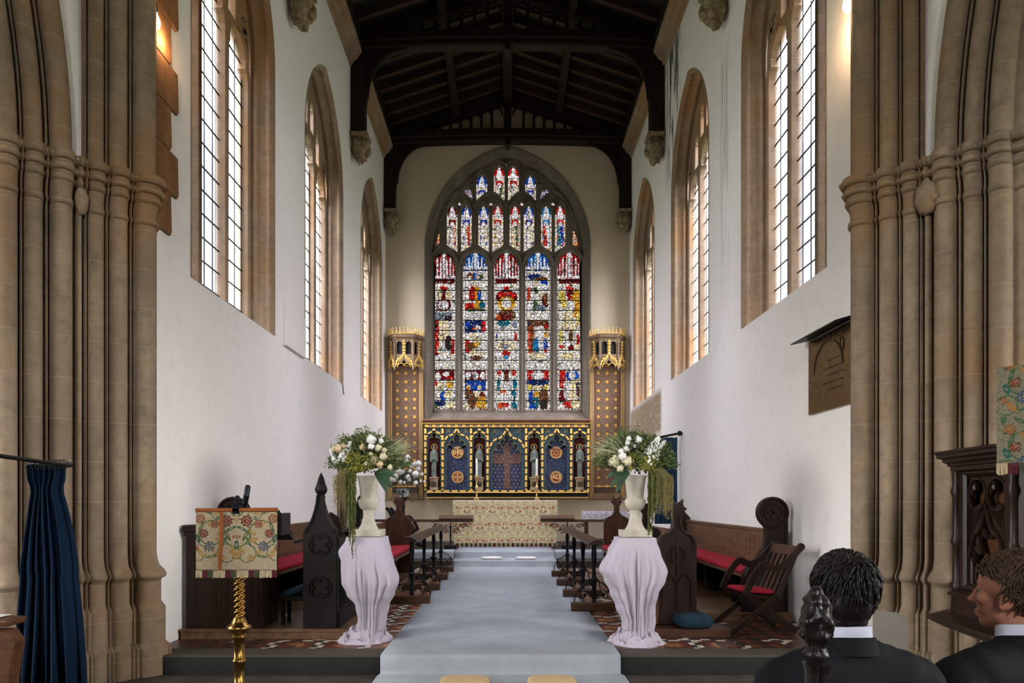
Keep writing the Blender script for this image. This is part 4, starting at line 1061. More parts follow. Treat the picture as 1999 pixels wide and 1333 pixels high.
def setweave(o,cols,default):
    ca=o.data.color_attributes.new('weave','FLOAT_COLOR','CORNER');buf=[]
    for n_,p in enumerate(o.data.polygons):
        c=cols[n_] if n_<len(cols) else default
        buf+=[c[0],c[1],c[2],1]*len(p.vertices)
    ca.data.foreach_set('color',buf)
m_fr=[M('fringe_cream',G(158,142,110),.95),M('fringe_maroon',G(70,22,30),.95),M('fringe_green',G(56,64,40),.95)]
def fringe(b,x0,x1,y,z0,z1,mp,pat=(0,0,1,2,0),step=.012,wd=None):
    k=0;x=x0
    wd=wd or (x1-x0)/21
    while x<x1-.003:
        c=pat[int((x-x0)/wd)%len(pat)]
        b.box(0,0,0,0,0,0) if 0 else None
        dz=R.uniform(-.004,.004)
        b.add([mp(x,y,z1),mp(x+step*.8,y,z1),mp(x+step*.8+R.uniform(-.002,.002),y-.004,z0+dz),mp(x+R.uniform(-.002,.002),y-.004,z0+dz)],[(0,1,2,3)],c);x+=step
# ---- altar with frontal, cloth
t=thing('altar','altar table covered with cream floral frontal hanging to the floor','altar',(-.06,16.2,.30))
b=MB().box(-1.18,1.18,.06,.72,0,1.02);obj('altar_table',b,m_oak,t)
b=MB();rows=[]
for j in range(13):
    z=.085+(1.085-.085)*j/12;q=j/12;row=[]
    for i in range(61):
        u=-1+2*i/60;x=u*(1.215+.035*q)
        y=.03+.012*math.sin(u*22)*(1-q)*.6-.02*(1-q)
        row.append(Pt(x,y,z))
    rows.append(row)
rows.append([Pt(-1.25+2.5*i/60,.06,1.095) for i in range(61)]);rows.append([Pt(-1.25+2.5*i/60,.75,1.095) for i in range(61)])
cols_=[];tw=.30
def ufa(x,y):
    m=(abs(x)/tw)%2;m=m if m<1 else 2-m;r_=int(y/(1.3*tw));yy=(y%(1.3*tw))/tw
    if r_%2: m=1-m
    return m,yy
fabric(b,rows[::-1],230,160,PALB,ufa,cols_)
for s in(-1,1): b.add([Pt(s*1.25,.04,1.09),Pt(s*1.25,.75,1.09),Pt(s*1.22,.75,.1),Pt(s*1.215,.03,.085)],[(0,1,2,3)])
setweave(obj('floral_frontal',b,m_weave,t),cols_,PALB['.'])
b=MB();fringe(b,-1.22,1.22,.005,.0,.09,lambda x,y,z:Pt(x,y,z),pat=(0,1,0,2),wd=.055);obj('fringe',b,m_fr,t)
b=MB().box(-1.22,1.22,.045,.74,1.09,1.103);obj('fair_linen',b,m_white,t,bevel=.003)
# candlesticks
m_wax=M('candle_wax',G(222,218,208),.5,0,.03)
m_flame=NT('candle_flame');e=m_flame.n('ShaderNodeEmission');e.inputs[0].default_value=(1,.78,.45,1);e.inputs[1].default_value=9;m_flame.l(e.outputs[0],m_flame.out.inputs[0])
m_brass2=M('pale_brass',G(206,178,120),.25,.95,.1,14,.05)
for x,lab in((-.745,'tall brass candlestick with lit white candle, left on the altar'),(.70,'tall brass candlestick with lit white candle, right on the altar')):
    t=thing('candlestick',lab,'candlestick',(x,16.42,1.40),group='candlesticks on the altar')
    b=MB().lathe([(.002,.06),(.016,.07),(.018,.1),(.026,.12),(.018,.14),(.014,.2),(.018,.26),(.03,.29),(.045,.31),(.03,.335),(.016,.35),(.014,.42),(.018,.5),(.022,.54),(.03,.56),(.05,.575),(.062,.59),(.05,.60),(.02,.605)],n=16);obj('stem',b,m_brass2,t)
    for k in range(3):
        a=k*2*PI/3+PI/2;b=MB().tube([Pt(0,0,.10),Pt(.02*math.cos(a),.02*math.sin(a),.06),Pt(.05*math.cos(a),.05*math.sin(a),.02),Pt(.065*math.cos(a),.065*math.sin(a),.006)],[.01,.012,.01,.008],6);obj('foot',b,m_brass2,t)
    b=MB().lathe([(.026,.60),(.026,.93),(.018,.95),(.004,.955)],n=12);obj('candle',b,m_wax,t)
    b=MB().lathe([(.001,.955),(.007,.965),(.008,.975),(.003,.992),(.0005,1.0)],n=8);obj('flame',b,m_flame.m,t)
# credence table right with lace cloth
t=thing('side_table','small wooden side table under a white lace cloth, right of the altar','table',(2.5,17.2,.28))
for x in(-.52,.5):
    for y in(-.2,.2): b=MB().box(x-.025,x+.025,y-.025,y+.025,0,.80);obj('leg',b,m_oak2,t)
b=MB().box(-.6,.6,-.26,.26,.80,.83);obj('tabletop',b,m_oak2x,t)
b=MB().box(-.55,.55,-.22,.22,.12,.15);obj('stretcher',b,m_oak2x,t)
m_lace=NT('white_lace');v=m_lace.obj();q=m_lace.n('ShaderNodeTexVoronoi',i={'Vector':v,'Scale':26}).outputs['Distance'];m_lace.bsdf(m_lace.mix(m_lace.mr(q,.25,.5,0,1),G(212,208,208),G(150,148,156)),.9);m_lace=m_lace.m
b=MB();rows=[]
for z,o_,a in((.60,.05,.012),(.68,.035,.010),(.76,.02,.004),(.835,.01,0),(.845,-.02,0)):
    row=[]
    per=[(-.6+1.2*i/16,-.26) for i in range(16)]+[(.6,-.26+.52*i/8) for i in range(8)]+[(.6-1.2*i/16,.26) for i in range(16)]+[(-.6,.26-.52*i/8) for i in range(8)]
    for i,(x,y) in enumerate(per):
        row.append(Pt(x*(1+o_)+a*math.sin(i*1.9),y*(1+o_*2)+a*math.cos(i*1.7),z+(.02*math.sin(i*.8) if z<.61 else 0)))
    rows.append(row)
b.loft(rows,cu=True);b.add(rows[-1],[tuple(range(48))]);obj('lace_cloth',b,m_lace,t)
# ================================================================= REREDOS
DR_=18.55
def RP(px,py): return ((px-VX)*DR_/F, EYE-(py-VY)*DR_/F)
def rmp(u,v,w): return Pt(u,w,v)      # local to the root; y=0 is the wall face
m_teal=M('teal_paint',G(66,88,92),.6,0,.3,14,c2=G(42,60,76))
m_nred=M('niche_red',G(70,24,22),.8,0,.25,8)
m_blackp=M('black_paint',G(30,28,24),.5)
m_goldf=M('gilded_moulding',G(222,180,96),.45,.2,.2,22,.15)
def mosaic(name,c,cg,dots):
    t=NT(name);v=t.obj();q=t.n('ShaderNodeTexVoronoi',i={'Vector':v,'Scale':70.0})
    col=t.mix(t.math('GREATER_THAN',t.sep(q.outputs['Color'])[0],.72),c,cg)
    col=t.mix(t.math('GREATER_THAN',t.sep(q.outputs['Color'])[1],.7),col,tuple(x*.5 for x in c))
    if dots:
        s=t.sep(v)
        row=t.math('FLOOR',t.math('MULTIPLY',s[2],1/.1));off=t.math('MULTIPLY',t.math('MODULO',t.math('ABSOLUTE',row),2),.5)
        fx=t.math('SUBTRACT',t.math('FRACT',t.math('ADD',t.math('MULTIPLY',s[0],1/.11),off)),.5);fz=t.math('SUBTRACT',t.math('FRACT',t.math('MULTIPLY',s[2],1/.1)),.5)
        r=t.math('ADD',t.math('ABSOLUTE',fx),t.math('MULTIPLY',t.math('ABSOLUTE',fz),.8))
        col=t.mix(t.math('LESS_THAN',r,.2),col,G(150,128,96))
    t.bsdf(col,.5);return t.m
m_mos=mosaic('blue_mosaic',G(38,46,74),G(84,92,116),0);m_mos2=mosaic('blue_mosaic_sprigs',G(44,50,84),G(70,76,108),1)
m_crossm=mosaic('cross_mosaic',G(96,66,58),G(140,112,98),0)
rr_=thing('reredos','painted and gilded reredos with gothic arches, blue panels and red niches','reredos',(0,YE-.012,0))
xl,zt=RP(825,820);xr,zb=RP(1151.5,970)
b=MB().box(RP(829,0)[0],RP(1149.5,0)[0],-.10,0,RP(0,960)[1],RP(0,826)[1]);obj('back_board',b,m_teal,rr_)
b=MB()
z=lambda y:RP(0,y)[1]
b.loft([[Pt(x,-w,v) for w,v in((0,z(829)),(.30,z(829)),(.34,z(826)),(.34,z(824)),(.38,z(822)),(.38,z(820)),(0,z(819)))] for x in(RP(826,0)[0],RP(1151,0)[0])],caps=True,sm=False,m=lambda i,j:(2,0,2,1,1,1,1)[i] if i<7 else 0)
obj('cornice',b,[m_goldf,M('pinkish_brick_band',G(128,84,68),.8,0,.3,30),m_blackp],rr_)
# chequered band beneath the cornice
b=MB();n_=44
x0=RP(830,0)[0];x1=RP(1148.5,0)[0]
for k in range(n_): b.box(x0+(x1-x0)*k/n_,x0+(x1-x0)*(k+1)/n_,-.28,-.02,z(833.5),z(830),k%2)
b.box(x0,x1,-.30,-.02,z(834.6),z(833.5),0)
for k in range(n_): 
    if k%2: b.box(x0+(x1-x0)*(k+.25)/n_,x0+(x1-x0)*(k+.75)/n_,-.30,-.27,z(832.9),z(830.6),2)
obj('chequered_band',b,[m_goldf,m_blackp,M('pale_rosette',G(170,140,128),.7)],rr_)
b=MB();n_=60
for k in range(n_): b.box(x0+(x1-x0)*k/n_,x0+(x1-x0)*(k+1)/n_,-.31,-.02,z(959.5),z(957),0 if k%3 else 1)
obj('lower_band',b,[m_goldf,m_blackp],rr_)
b=MB().loft([[Pt(x,-w,v) for w,v in((0,z(960)),(.33,z(960)),(.33,z(962)),(.27,z(966)),(.25,z(970)),(.26,z(972)),(0,z(972)))] for x in(RP(834,0)[0],RP(1147,0)[0])],caps=True,sm=False,m=lambda i,j:(0,0,1,1,0,0,0)[i] if i<7 else 0);obj('base_ledge',b,[m_goldf,M('dark_green_ledge',G(40,42,38),.5)],rr_)
def striped(b,pts,wd,th,seg=.055):
    """gold roll with slanting black stripes"""
    P=[Vector(p) for p in pts];L=[0]
    for a,c in zip(P[:-1],P[1:]): L.append(L[-1]+(c-a).length)
    tot=L[-1];n=max(2,int(tot/seg));Q=[]
    for k in range(n+1):
        s=tot*k/n;i=0
        while i<len(L)-2 and L[i+1]<s: i+=1
        f=(s-L[i])/max(1e-9,L[i+1]-L[i]);Q.append(P[i].lerp(P[i+1],f))
    b.bar(Q,wd,th,(0,-1,0),m=lambda i,j:1 if (j%4==1) else 0)
UPX=[831.2,864.6,919.9,952,1026.8,1058.3,1114.4,1147.6]
for px in UPX:
    u=RP(px,0)[0];b=MB();striped(b,[Pt(u,-.26,z(957)),Pt(u,-.26,z(834))],.060,.09,.045);obj('gilded_upright',b,[m_goldf,m_blackp],rr_)
def ogarch(c,a,zs,za,n=16):
    L=[]
    for i in range(n+1):
        q=i/n;L.append((c-a*(1-q)**1.0,zs+(za-zs)*(q+.13*math.sin(2*PI*q))))
    return L+[(2*c-x,v) for x,v in L[::-1][1:]]
def bay(i,kind):
    a,c=RP(UPX[i],0)[0]+.03,RP(UPX[i+1],0)[0]-.03;cx=(a+c)/2;hw=(c-a)/2
    zs={'n':z(853),'w':z(864),'c':z(877)}[kind];za=z(837)
    zo={'n':z(858),'w':z(874),'c':z(886)}[kind]
    # spandrel plate with cusped opening
    hi=hw*.80
    zt={'n':z(845),'w':z(846),'c':z(847)}[kind]
    H=zt-zo
    if kind=='n': L=[(cx-hi,z(956)),(cx-hi,zo),(cx-hi*.85,zo+H*.22),(cx-hi*.35,zo+H*.3),(cx-hi*.2,zo+H*.3),(cx-hi*.42,zo+H*.55),(cx-hi*.3,zo+H*.85),(cx,zt)]
    elif kind=='w': L=[(cx-hi,z(956)),(cx-hi,zo),(cx-hi*.92,zo+H*.16),(cx-hi*.62,zo+H*.2),(cx-hi*.58,zo+H*.16),(cx-hi*.76,zo+H*.3),(cx-hi*.7,zo+H*.46),(cx-hi*.45,zo+H*.54),(cx-hi*.2,zo+H*.42),(cx-hi*.34,zo+H*.6),(cx-hi*.28,zo+H*.78),(cx-hi*.1,zo+H*.94),(cx,zt)]
    else: L=[(cx-hi,z(956)),(cx-hi,zo),(cx-hi*.95,zo+H*.16),(cx-hi*.75,zo+H*.22),(cx-hi*.62,zo+H*.14),(cx-hi*.8,zo+H*.3),(cx-hi*.78,zo+H*.42),(cx-hi*.6,zo+H*.52),(cx-hi*.42,zo+H*.44),(cx-hi*.36,zo+H*.36),(cx-hi*.5,zo+H*.56),(cx-hi*.44,zo+H*.7),(cx-hi*.25,zo+H*.74),(cx-hi*.14,zo+H*.62),(cx-hi*.22,zo+H*.82),(cx-hi*.1,zo+H*.94),(cx,zt)]
    hole=L+[(2*cx-x,v) for x,v in L[::-1][1:]]
    b=MB().plate([(a,z(956.8)),(c,z(956.8)),(c,z(835)),(a,z(835))],[hole],.14,.22,lambda u,v,w:Pt(u,-w,v),bev=.012);obj('arched_spandrel',b,m_teal,rr_)
    b=MB();striped(b,[Pt(x,-.25,v) for x,v in ogarch(cx,hw,zs,za)],.05,.08,.04);obj('gilded_ogee_arch',b,[m_goldf,m_blackp],rr_)
    # gold rim on the cusping
    b=MB();b.bar([Pt(x,-.225,v) for x,v in hole[1:-1]],.022,.02,(0,-1,0));obj('cusp_moulding',b,M('verdigris_gilt',G(110,116,84),.5,.2,.2) if i==0 else bpy.data.materials['verdigris_gilt'],rr_)
    if kind=='n': b=MB().box(a,c,-.105,-.10,z(956),z(845));obj('niche_back',b,m_nred,rr_)
    elif kind=='w': b=MB().box(a,c,-.125,-.10,z(956),z(845));obj('mosaic_panel',b,m_mos,rr_)
    else: b=MB().box(a,c,-.125,-.10,z(956),z(845));obj('mosaic_panel',b,m_mos2,rr_)
    # small quatrefoil sprigs in the spandrels
    b=MB()
    if kind!='n':
        for s in(-1,1):
            q=cx+s*hw*.68
            for k in range(4):
                an=PI/4+k*PI/2;b.ell((q+.05*math.cos(an),-.225,z(841 if kind=='w' else 842)+.05*math.sin(an)),(.018,.008,.018),8,5)
            b.ell((q,-.225,z(841 if kind=='w' else 842)),(.02,.01,.02),8,5)
        obj('sprig',b,M('pale_gilt_sprig',G(150,138,98),.6),rr_)
    return cx
CX=[bay(i,k) for i,k in enumerate(['n','w','n','c','n','w','n'])]
m_rond=M('roundel_ochre',G(132,62,34),.7,0,.2,20);m_rgold=M('roundel_gold',G(232,196,128),.6,0,.1,20)
for px,py,kind,lab in((893,883,'IHS','roundel with the letters IHS'),(893.4,931,'cross','roundel with a cross of eight points'),(1085.6,883.4,'star','roundel with a six pointed star'),(1085.6,931.2,'AO','roundel with alpha and omega')):
    u,v=RP(px,py);r=.165
    b=MB().lathe([(r,0),(r,.02),(r*.97,.025)],(0,0,0),32,T=Matrix.Rotation(PI/2,4,'X'),sm=False)
    o=obj('roundel',b,m_rond,rr_,label=lab);o.location=(u,-.125,v)
    b=MB()
    for q in(.95,.78): b.bar([Pt(r*q*math.cos(PI*i/16),-.03,r*q*math.sin(PI*i/16)) for i in range(32)],.012,.012,(0,-1,0),closed=True)
    obj('ring',b,m_rgold,o)
    mp=lambda x,y,w:Pt(x,-.032-w,y)
    b=MB()
    if kind=='IHS': b.text('IHS',.17,mp,th=.006,bold=.004);b.box(-.008,.008,-.045,-.03,-.1,.12);b.box(-.045,.045,-.045,-.03,.075,.088)
    elif kind=='AO': b.text('A\u03a9',.16,mp,th=.006,bold=.002);b.box(-.07,.07,-.04,-.03,.062,.072)
    elif kind=='star':
        for s in(0,PI): b.bar([Pt(.095*math.cos(PI/2+s+k*2*PI/3),-.035,.095*math.sin(PI/2+s+k*2*PI/3)) for k in range(3)],.014,.01,(0,-1,0),closed=True)
    else:
        for k in range(4):
            a=k*PI/2;ca,sa=math.cos(a),math.sin(a);rot=lambda x,y:(x*ca-y*sa,x*sa+y*ca)
            b.plate([rot(*p) for p in((0,-.008),(.07,-.012),(.10,-.035),(.10,.035),(.07,.012),(0,.008))],[],0,.01,mp)
            b.tube([mp(*rot(.05,.05),0),mp(*rot(.056,.056),0)],.018,8)
    obj('emblem',b,m_rgold,o)
# central mosaic cross
u,_=RP(989.6,0);b=MB()
P=[(-.10,z(953.5)),(-.085,z(932)),(-.085,z(905)),(-.30,z(905)),(-.33,z(908)),(-.37,z(902)),(-.41,z(899)),(-.42,z(894.5)),(-.41,z(890)),(-.37,z(887)),(-.33,z(882)),(-.30,z(886)),(-.085,z(886.5)),(-.085,z(876)),(-.13,z(876)),(-.12,z(872)),(-.05,z(869)),(0,z(863))]
b.plate([(u+x,v) for x,v in P]+[(u-x,v) for x,v in P[::-1][1:]],[],0,.02,lambda x,v,w:Pt(x,-.126-w,v));obj('mosaic_cross',b,m_crossm,rr_)
# statues
m_stat=M('painted_statue',G(112,116,104),.7,0,.3,7,.2,40,c2=G(74,84,80))
m_ped=M('statue_pedestal_stone',G(156,138,108),.8,0,.2,20)
def remesh(o,vox,smooth=3):
    r=o.modifiers.new('r','REMESH');r.mode='VOXEL';r.voxel_size=vox;r.use_smooth_shade=True
    if smooth: s=o.modifiers.new('s','SMOOTH');s.factor=.5;s.iterations=smooth
def cap(b,p0,p1,r0,r1,n=10,fl=1.0,k=6):
    """tapered capsule"""
    p0,p1=Vector(p0),Vector(p1);d=(p1-p0)
    if d.length<1e-6: d=Vector((0,0,.001))
    dn=d.normalized();pts=[];rs=[]
    for i in range(4): a=PI/2*i/4+.1;pts.append(p0-dn*r0*math.cos(a));rs.append(r0*math.sin(a))
    for i in range(3): pts.append(p0.lerp(p1,(i)/2));rs.append(r0+(r1-r0)*i/2)
    for i in range(4): a=PI/2*(1-(i+1)/4)+.02;pts.append(p1+dn*r1*math.cos(a));rs.append(r1*math.sin(a))
    b.tube(pts,rs,n)
for i,(bi,item,lab) in enumerate([(0,'robe','leftmost niche of the reredos, robe folded across the chest'),(2,'book','niche left of the central mosaic cross'),(4,'scroll','niche right of the central mosaic cross'),(6,'box','rightmost niche of the reredos, holding a box')]):
    cx=CX[bi];t=thing('saint_statue','small painted haloed figure in the '+lab,'statue',(cx,YE-.24,z(931.5)))
    b=MB();H=z(869)-z(931.5)
    rows=[]
    for zz,rx,ry in((0,.10,.07),(.03,.105,.075),(.15,.092,.066),(.35,.10,.07),(.52,.12,.08),(.62,.135,.08),(.68,.13,.075),(.715,.06,.05),(.74,.035,.035),(.76,.035,.035)):
        rows.append([Pt(rx*math.cos(a)*(1+.08*math.cos(a*9+zz*6)*(zz<.6)),ry*math.sin(a)*(1+.08*math.cos(a*9+zz*6)*(zz<.6)),zz*H/.85) for a in[2*PI*k/28 for k in range(28)]])
    b.loft(rows,cu=True,caps=True)
    b.ell((0,0,.79*H/.85),(.043,.048,.062),12,10);b.ell((0,-.048,.78*H/.85),(.01,.012,.014),6,5);b.ell((0,-.03,.75*H/.85),(.03,.03,.035),8,6)
    for s in(-1,1):
        cap(b,(s*.125,0,.62*H/.85),(s*.13,-.05,.42*H/.85),.036,.032);cap(b,(s*.13,-.05,.42*H/.85),(s*.03,-.10,.48*H/.85),.03,.022);b.ell((s*.02,-.105,.49*H/.85),(.02,.018,.026),8,6)
        b.ell((s*.045,-.05,.0),(.03,.05,.018),8,5)
    b.ell((0,-.105,.49*H/.85),(.04,.016,.05) if item!='robe' else (.02,.015,.05),8,6)
    o=obj('figure_body',b,m_stat,t);remesh(o,.008,2);o.scale=(.68,.8,1)
    b=MB().bar([Pt(.078*math.cos(a),.03,.80*H/.85+.078*math.sin(a)) for a in[2*PI*k/20 for k in range(20)]],.012,.008,(0,-1,0),closed=True);obj('halo',b,m_goldf,t)
    b=MB().lathe([(.12,z(956.5)-z(931.5)),(.12,-.28),(.105,-.27),(.105,-.10),(.125,-.075),(.13,-.05),(.12,-.04),(.14,-.03),(.14,0.0)],n=8,sm=False,fl=lambda a,k,zz:1);
    o=obj('pedestal',b,m_ped,t)
    b=MB()
    for k in range(7):
        for s in(0,):
            x=-.075+.025*k;b.box(x-.005,x+.005,-.116,-.09,-.26,-.12)
    obj('slots',b,m_blackp,o)
    b=MB().lathe([(.133,-.052),(.137,-.045),(.137,-.038),(.13,-.034)],n=8,sm=False);obj('red_band',b,M('red_band_paint',G(112,52,36),.7) if i==0 else bpy.data.materials['red_band_paint'],o)
# ---- side niches with canopies
def dotpanel():
    t=NT('diapered_niche_panel');v=t.obj();s=t.sep(v)
    n=t.noise(v,26,3);col=t.mix(t.mr(n,.4,.62,0,1),G(88,66,50),G(112,90,72))
    fx=t.math('SUBTRACT',t.math('FRACT',t.math('ADD',t.math('MULTIPLY',s[0],1/.235),.5)),.5);fz=t.math('SUBTRACT',t.math('FRACT',t.math('MULTIPLY',s[2],1/.238)),.5)
    r=t.math('SQRT',t.math('ADD',t.math('MULTIPLY',fx,fx),t.math('MULTIPLY',fz,fz)))
    lat=t.math('ABSOLUTE',t.math('SUBTRACT',t.math('FRACT',t.math('MULTIPLY',r,7)),.5))
    col=t.mix(t.math('MULTIPLY',t.math('LESS_THAN',lat,.12),.35),col,G(150,118,80))
    col=t.mix(t.math('LESS_THAN',r,.165),col,G(206,156,60));col=t.mix(t.math('LESS_THAN',r,.04),col,G(120,70,30))
    col=t.mix(t.math('GREATER_THAN',t.math('ABSOLUTE',s[0]),.31),col,G(104,82,66))
    bd=t.math('LESS_THAN',t.math('ABSOLUTE',t.math('SUBTRACT',t.math('ABSOLUTE',s[0]),.315)),.008);col=t.mix(bd,col,G(120,50,40))
    t.bsdf(col,.7);return t.m
m_diap=dotpanel();m_nst=stone('niche_stone',G(128,106,82),G(98,80,62),joint=5)
def niche(side,cxp,lab):
    cx=(cxp-VX)*18.6/F
    t=thing('side_niche',lab,'niche',(cx,YE,0))
    zz=lambda y:EYE-(y-VY)*18.6/F
    b=MB().plate([(-.49,zz(975)),(.49,zz(975)),(.49,zz(655)),(-.49,zz(655))],[[(-.37,zz(965)),(.37,zz(965)),(.37,zz(660)),(-.37,zz(660))]],0,.10,lambda u,v,w:Pt(u,-w,v),bev=.02);obj('moulded_frame',b,m_nst,t)
    b=MB()
    for q,w in((.45,.105),(.395,.10)): b.bar([Pt(-q,-w,zz(727)),Pt(-q,-w,zz(968 if q<.42 else 972)),Pt(q,-w,zz(968 if q<.42 else 972)),Pt(q,-w,zz(727))],.014,.016,(0,-1,0))
    obj('gilt_line',b,m_goldf,t)
    b=MB().box(-.38,.38,-.025,-.005,zz(966),zz(660));obj('diapered_panel',b,m_diap,t)
    b=MB().box(-.36,.36,-.10,-.03,zz(966),zz(962));b.box(-.36,.36,-.09,-.03,zz(950),zz(948),1);b.box(-.33,.33,-.06,-.03,zz(961),zz(951),2);obj('lower_recess',b,[m_nst,m_goldf,M('niche_pattern',G(96,62,46),.7,0,.6,24,c2=G(60,66,48))],t)
    # canopy: five sides of a projecting polygon
    N5=[(-.49,-.06),(-.42,-.25),(-.20,-.40),(.20,-.40),(.42,-.25),(.49,-.06)]
    N5=[(-.485,-.04),(-.25,-.38),(.25,-.38),(.485,-.04)]
    def ring(s,zv): return [Pt(x*s,-.0+(y)*s,zv) for x,y in [(-.485,0)]+N5+[(.485,0)]]
    rows=[ring(s,zz(y)) for s,y in((.97,668),(1.0,666),(1.0,664),(1.05,661),(1.06,658),(1.0,656),(.95,655))]
    b=MB().loft(rows,sm=False);b.add(rows[-1],[tuple(range(len(rows[-1])))]);obj('canopy_cornice',b,m_nst,t)
    core=MB().loft([ring(.80,zz(y)) for y in(712,668)],sm=False);core.add(ring(.80,zz(712)),[tuple(range(6))]);obj('canopy_core',core,m_blackp,t)
    for f in range(3):
        a,c=Vector((*N5[f],0)),Vector((*N5[f+1],0));d=(c-a);L=d.length;d.normalize();nrm=Vector((d.y,-d.x,0));mid=(a+c)/2
        mp=lambda u,v,w,mid=mid,d=d,nrm=nrm:mid+d*u+nrm*w+Vector((0,0,v))
        hw=L/2
        holes=[]
        for s in(-1,1): holes.append(cusped(min(s*hw*.18,s*hw*.78),max(s*hw*.18,s*hw*.78),zz(695),zz(695),zz(676),zz(670)))
        bot=[(-hw,zz(722)),(-hw*.9,zz(718)),(-hw*.6,zz(709)),(-hw*.3,zz(712)),(0,zz(706)),(hw*.3,zz(712)),(hw*.6,zz(709)),(hw*.9,zz(718)),(hw,zz(722))]
        b=MB().plate([(-hw,zz(668))]+bot+[(hw,zz(668))],holes,-.05,0,mp,bev=.006);obj('canopy_face',b,m_nst,t)
        b=MB();G_=ogarch(0,hw*.92,zz(718),zz(690));b.bar([mp(u,v,.01) for u,v in G_],.03,.03,nrm)
        b.bar([mp(u*.78,v-.03,.005) for u,v in G_],.014,.02,nrm)
        b.bar([mp(u*.97,zz(716)-(.0)+.05*abs(math.sin(u/hw*PI*1.5))+.0,.01) for u in[hw*(-1+k/9) for k in range(19)]],.018,.03,nrm)
        for k in range(1,5):
            for s in(-1,1):
                i=int(k*16/5);u,v=G_[i];b.ell(mp(s*abs(u)+s*.02,v+.012,.02),.02,7,5)
        b.bar([mp(0,zz(692),.01),mp(0,zz(671),.01)],.018,.02,nrm)
        for y in(688,682,675): b.ell(mp(-.028,zz(y),.015),.02,7,5);b.ell(mp(.028,zz(y),.015),.02,7,5)
        b.ell(mp(0,zz(670),.02),(.03,.03,.035),8,6)
        obj('gilded_gablet',b,m_goldf,t)
        n=max(3,int(L/.085));b=MB()
        for k in range(n):
            u=-hw+L*(k+.5)/n
            b.bar([mp(u-.03,zz(656),.03),mp(u-.012,zz(651),.03),mp(u,zz(645),.03),mp(u+.012,zz(651),.03),mp(u+.03,zz(656),.03)],.014,.02,nrm);b.ell(mp(u,zz(645),.03),(.018,.018,.022),7,5);b.ell(mp(u,zz(651.5),.03),.014,6,5)
        b.box(0,0,0,0,0,0) if 0 else None
        b.bar([mp(-hw,zz(655.5),.03),mp(hw,zz(655.5),.03)],.02,.02,nrm)
        obj('gilded_cresting',b,m_goldf,t)
        n=int(L/.05);b=MB()
        for k in range(n): u=-hw+L*(k+.5)/n;T=Matrix((( d.x,nrm.x,0,(mid+d*u+nrm*.03).x),(d.y,nrm.y,0,(mid+d*u+nrm*.03).y),(0,0,1,0),(0,0,0,1)));b.box(-.016,.016,-.01,.02,zz(663.5),zz(660),T=T)
        obj('dentils',b,M('canopy_dentil',G(108,84,62),.7) if 'canopy_dentil' not in bpy.data.materials else bpy.data.materials['canopy_dentil'],t)
    for x,y in N5[1:3]+[N5[0],N5[3]]:
        b=MB();b.lathe([(.004,zz(727)),(.03,zz(722)),(.035,zz(718)),(.022,zz(715)),(.022,zz(680)),(.034,zz(678)),(.022,zz(675)),(.005,zz(664))],(x,y-.01,0),8);obj('pinnacle',b,m_nst,t)
    b=MB()
    for k in range(5):
        a=PI*(k+.5)/5;b.bar([Pt(0,-.02,zz(712)-.02),Pt(-.2*math.cos(a),-.02-.15*math.sin(a),zz(709)),Pt(-.40*math.cos(a),-.34*math.sin(a),zz(716))],.02,.03,(0,0,1))
    obj('vault_ribs',b,m_goldf,t)
niche('left',791.5,'tall painted niche with gilded gothic canopy, left of the reredos')
niche('right',1186,'tall painted niche with gilded gothic canopy, right of the reredos')
# ================================================================= FLOWERS
m_urn=M('weathered_urn_stone',G(172,164,148),.75,0,.12,9,.3,50)
m_cloth=None
t=NT('white_muslin');v=t.obj();n=t.noise(t.obj((6,6,1)),9,4)
p=t.n('ShaderNodeBsdfPrincipled');p.inputs['Base Color'].default_value=(*G(190,180,190),1);p.inputs['Roughness'].default_value=.9
t.l(t.bump(t.noise(t.obj((60,60,8)),4,3),.6,.004),p.inputs['Normal'])
tl=t.n('ShaderNodeBsdfTranslucent');tl.inputs[0].default_value=(*G(186,174,186),1);mx=t.n('ShaderNodeMixShader',i={0:.25});t.l(p.outputs[0],mx.inputs[1]);t.l(tl.outputs[0],mx.inputs[2]);t.l(mx.outputs[0],t.out.inputs[0]);m_cloth=t.m
def interp(tab,z):
    for a,b in zip(tab[:-1],tab[1:]):
        if a[0]>=z>=b[0]:
            f=(a[0]-z)/(a[0]-b[0]) if a[0]!=b[0] else 0;f=f*f*(3-2*f)
            return [a[i]+(b[i]-a[i])*f for i in range(1,len(a))]
    return list(tab[-1][1:])
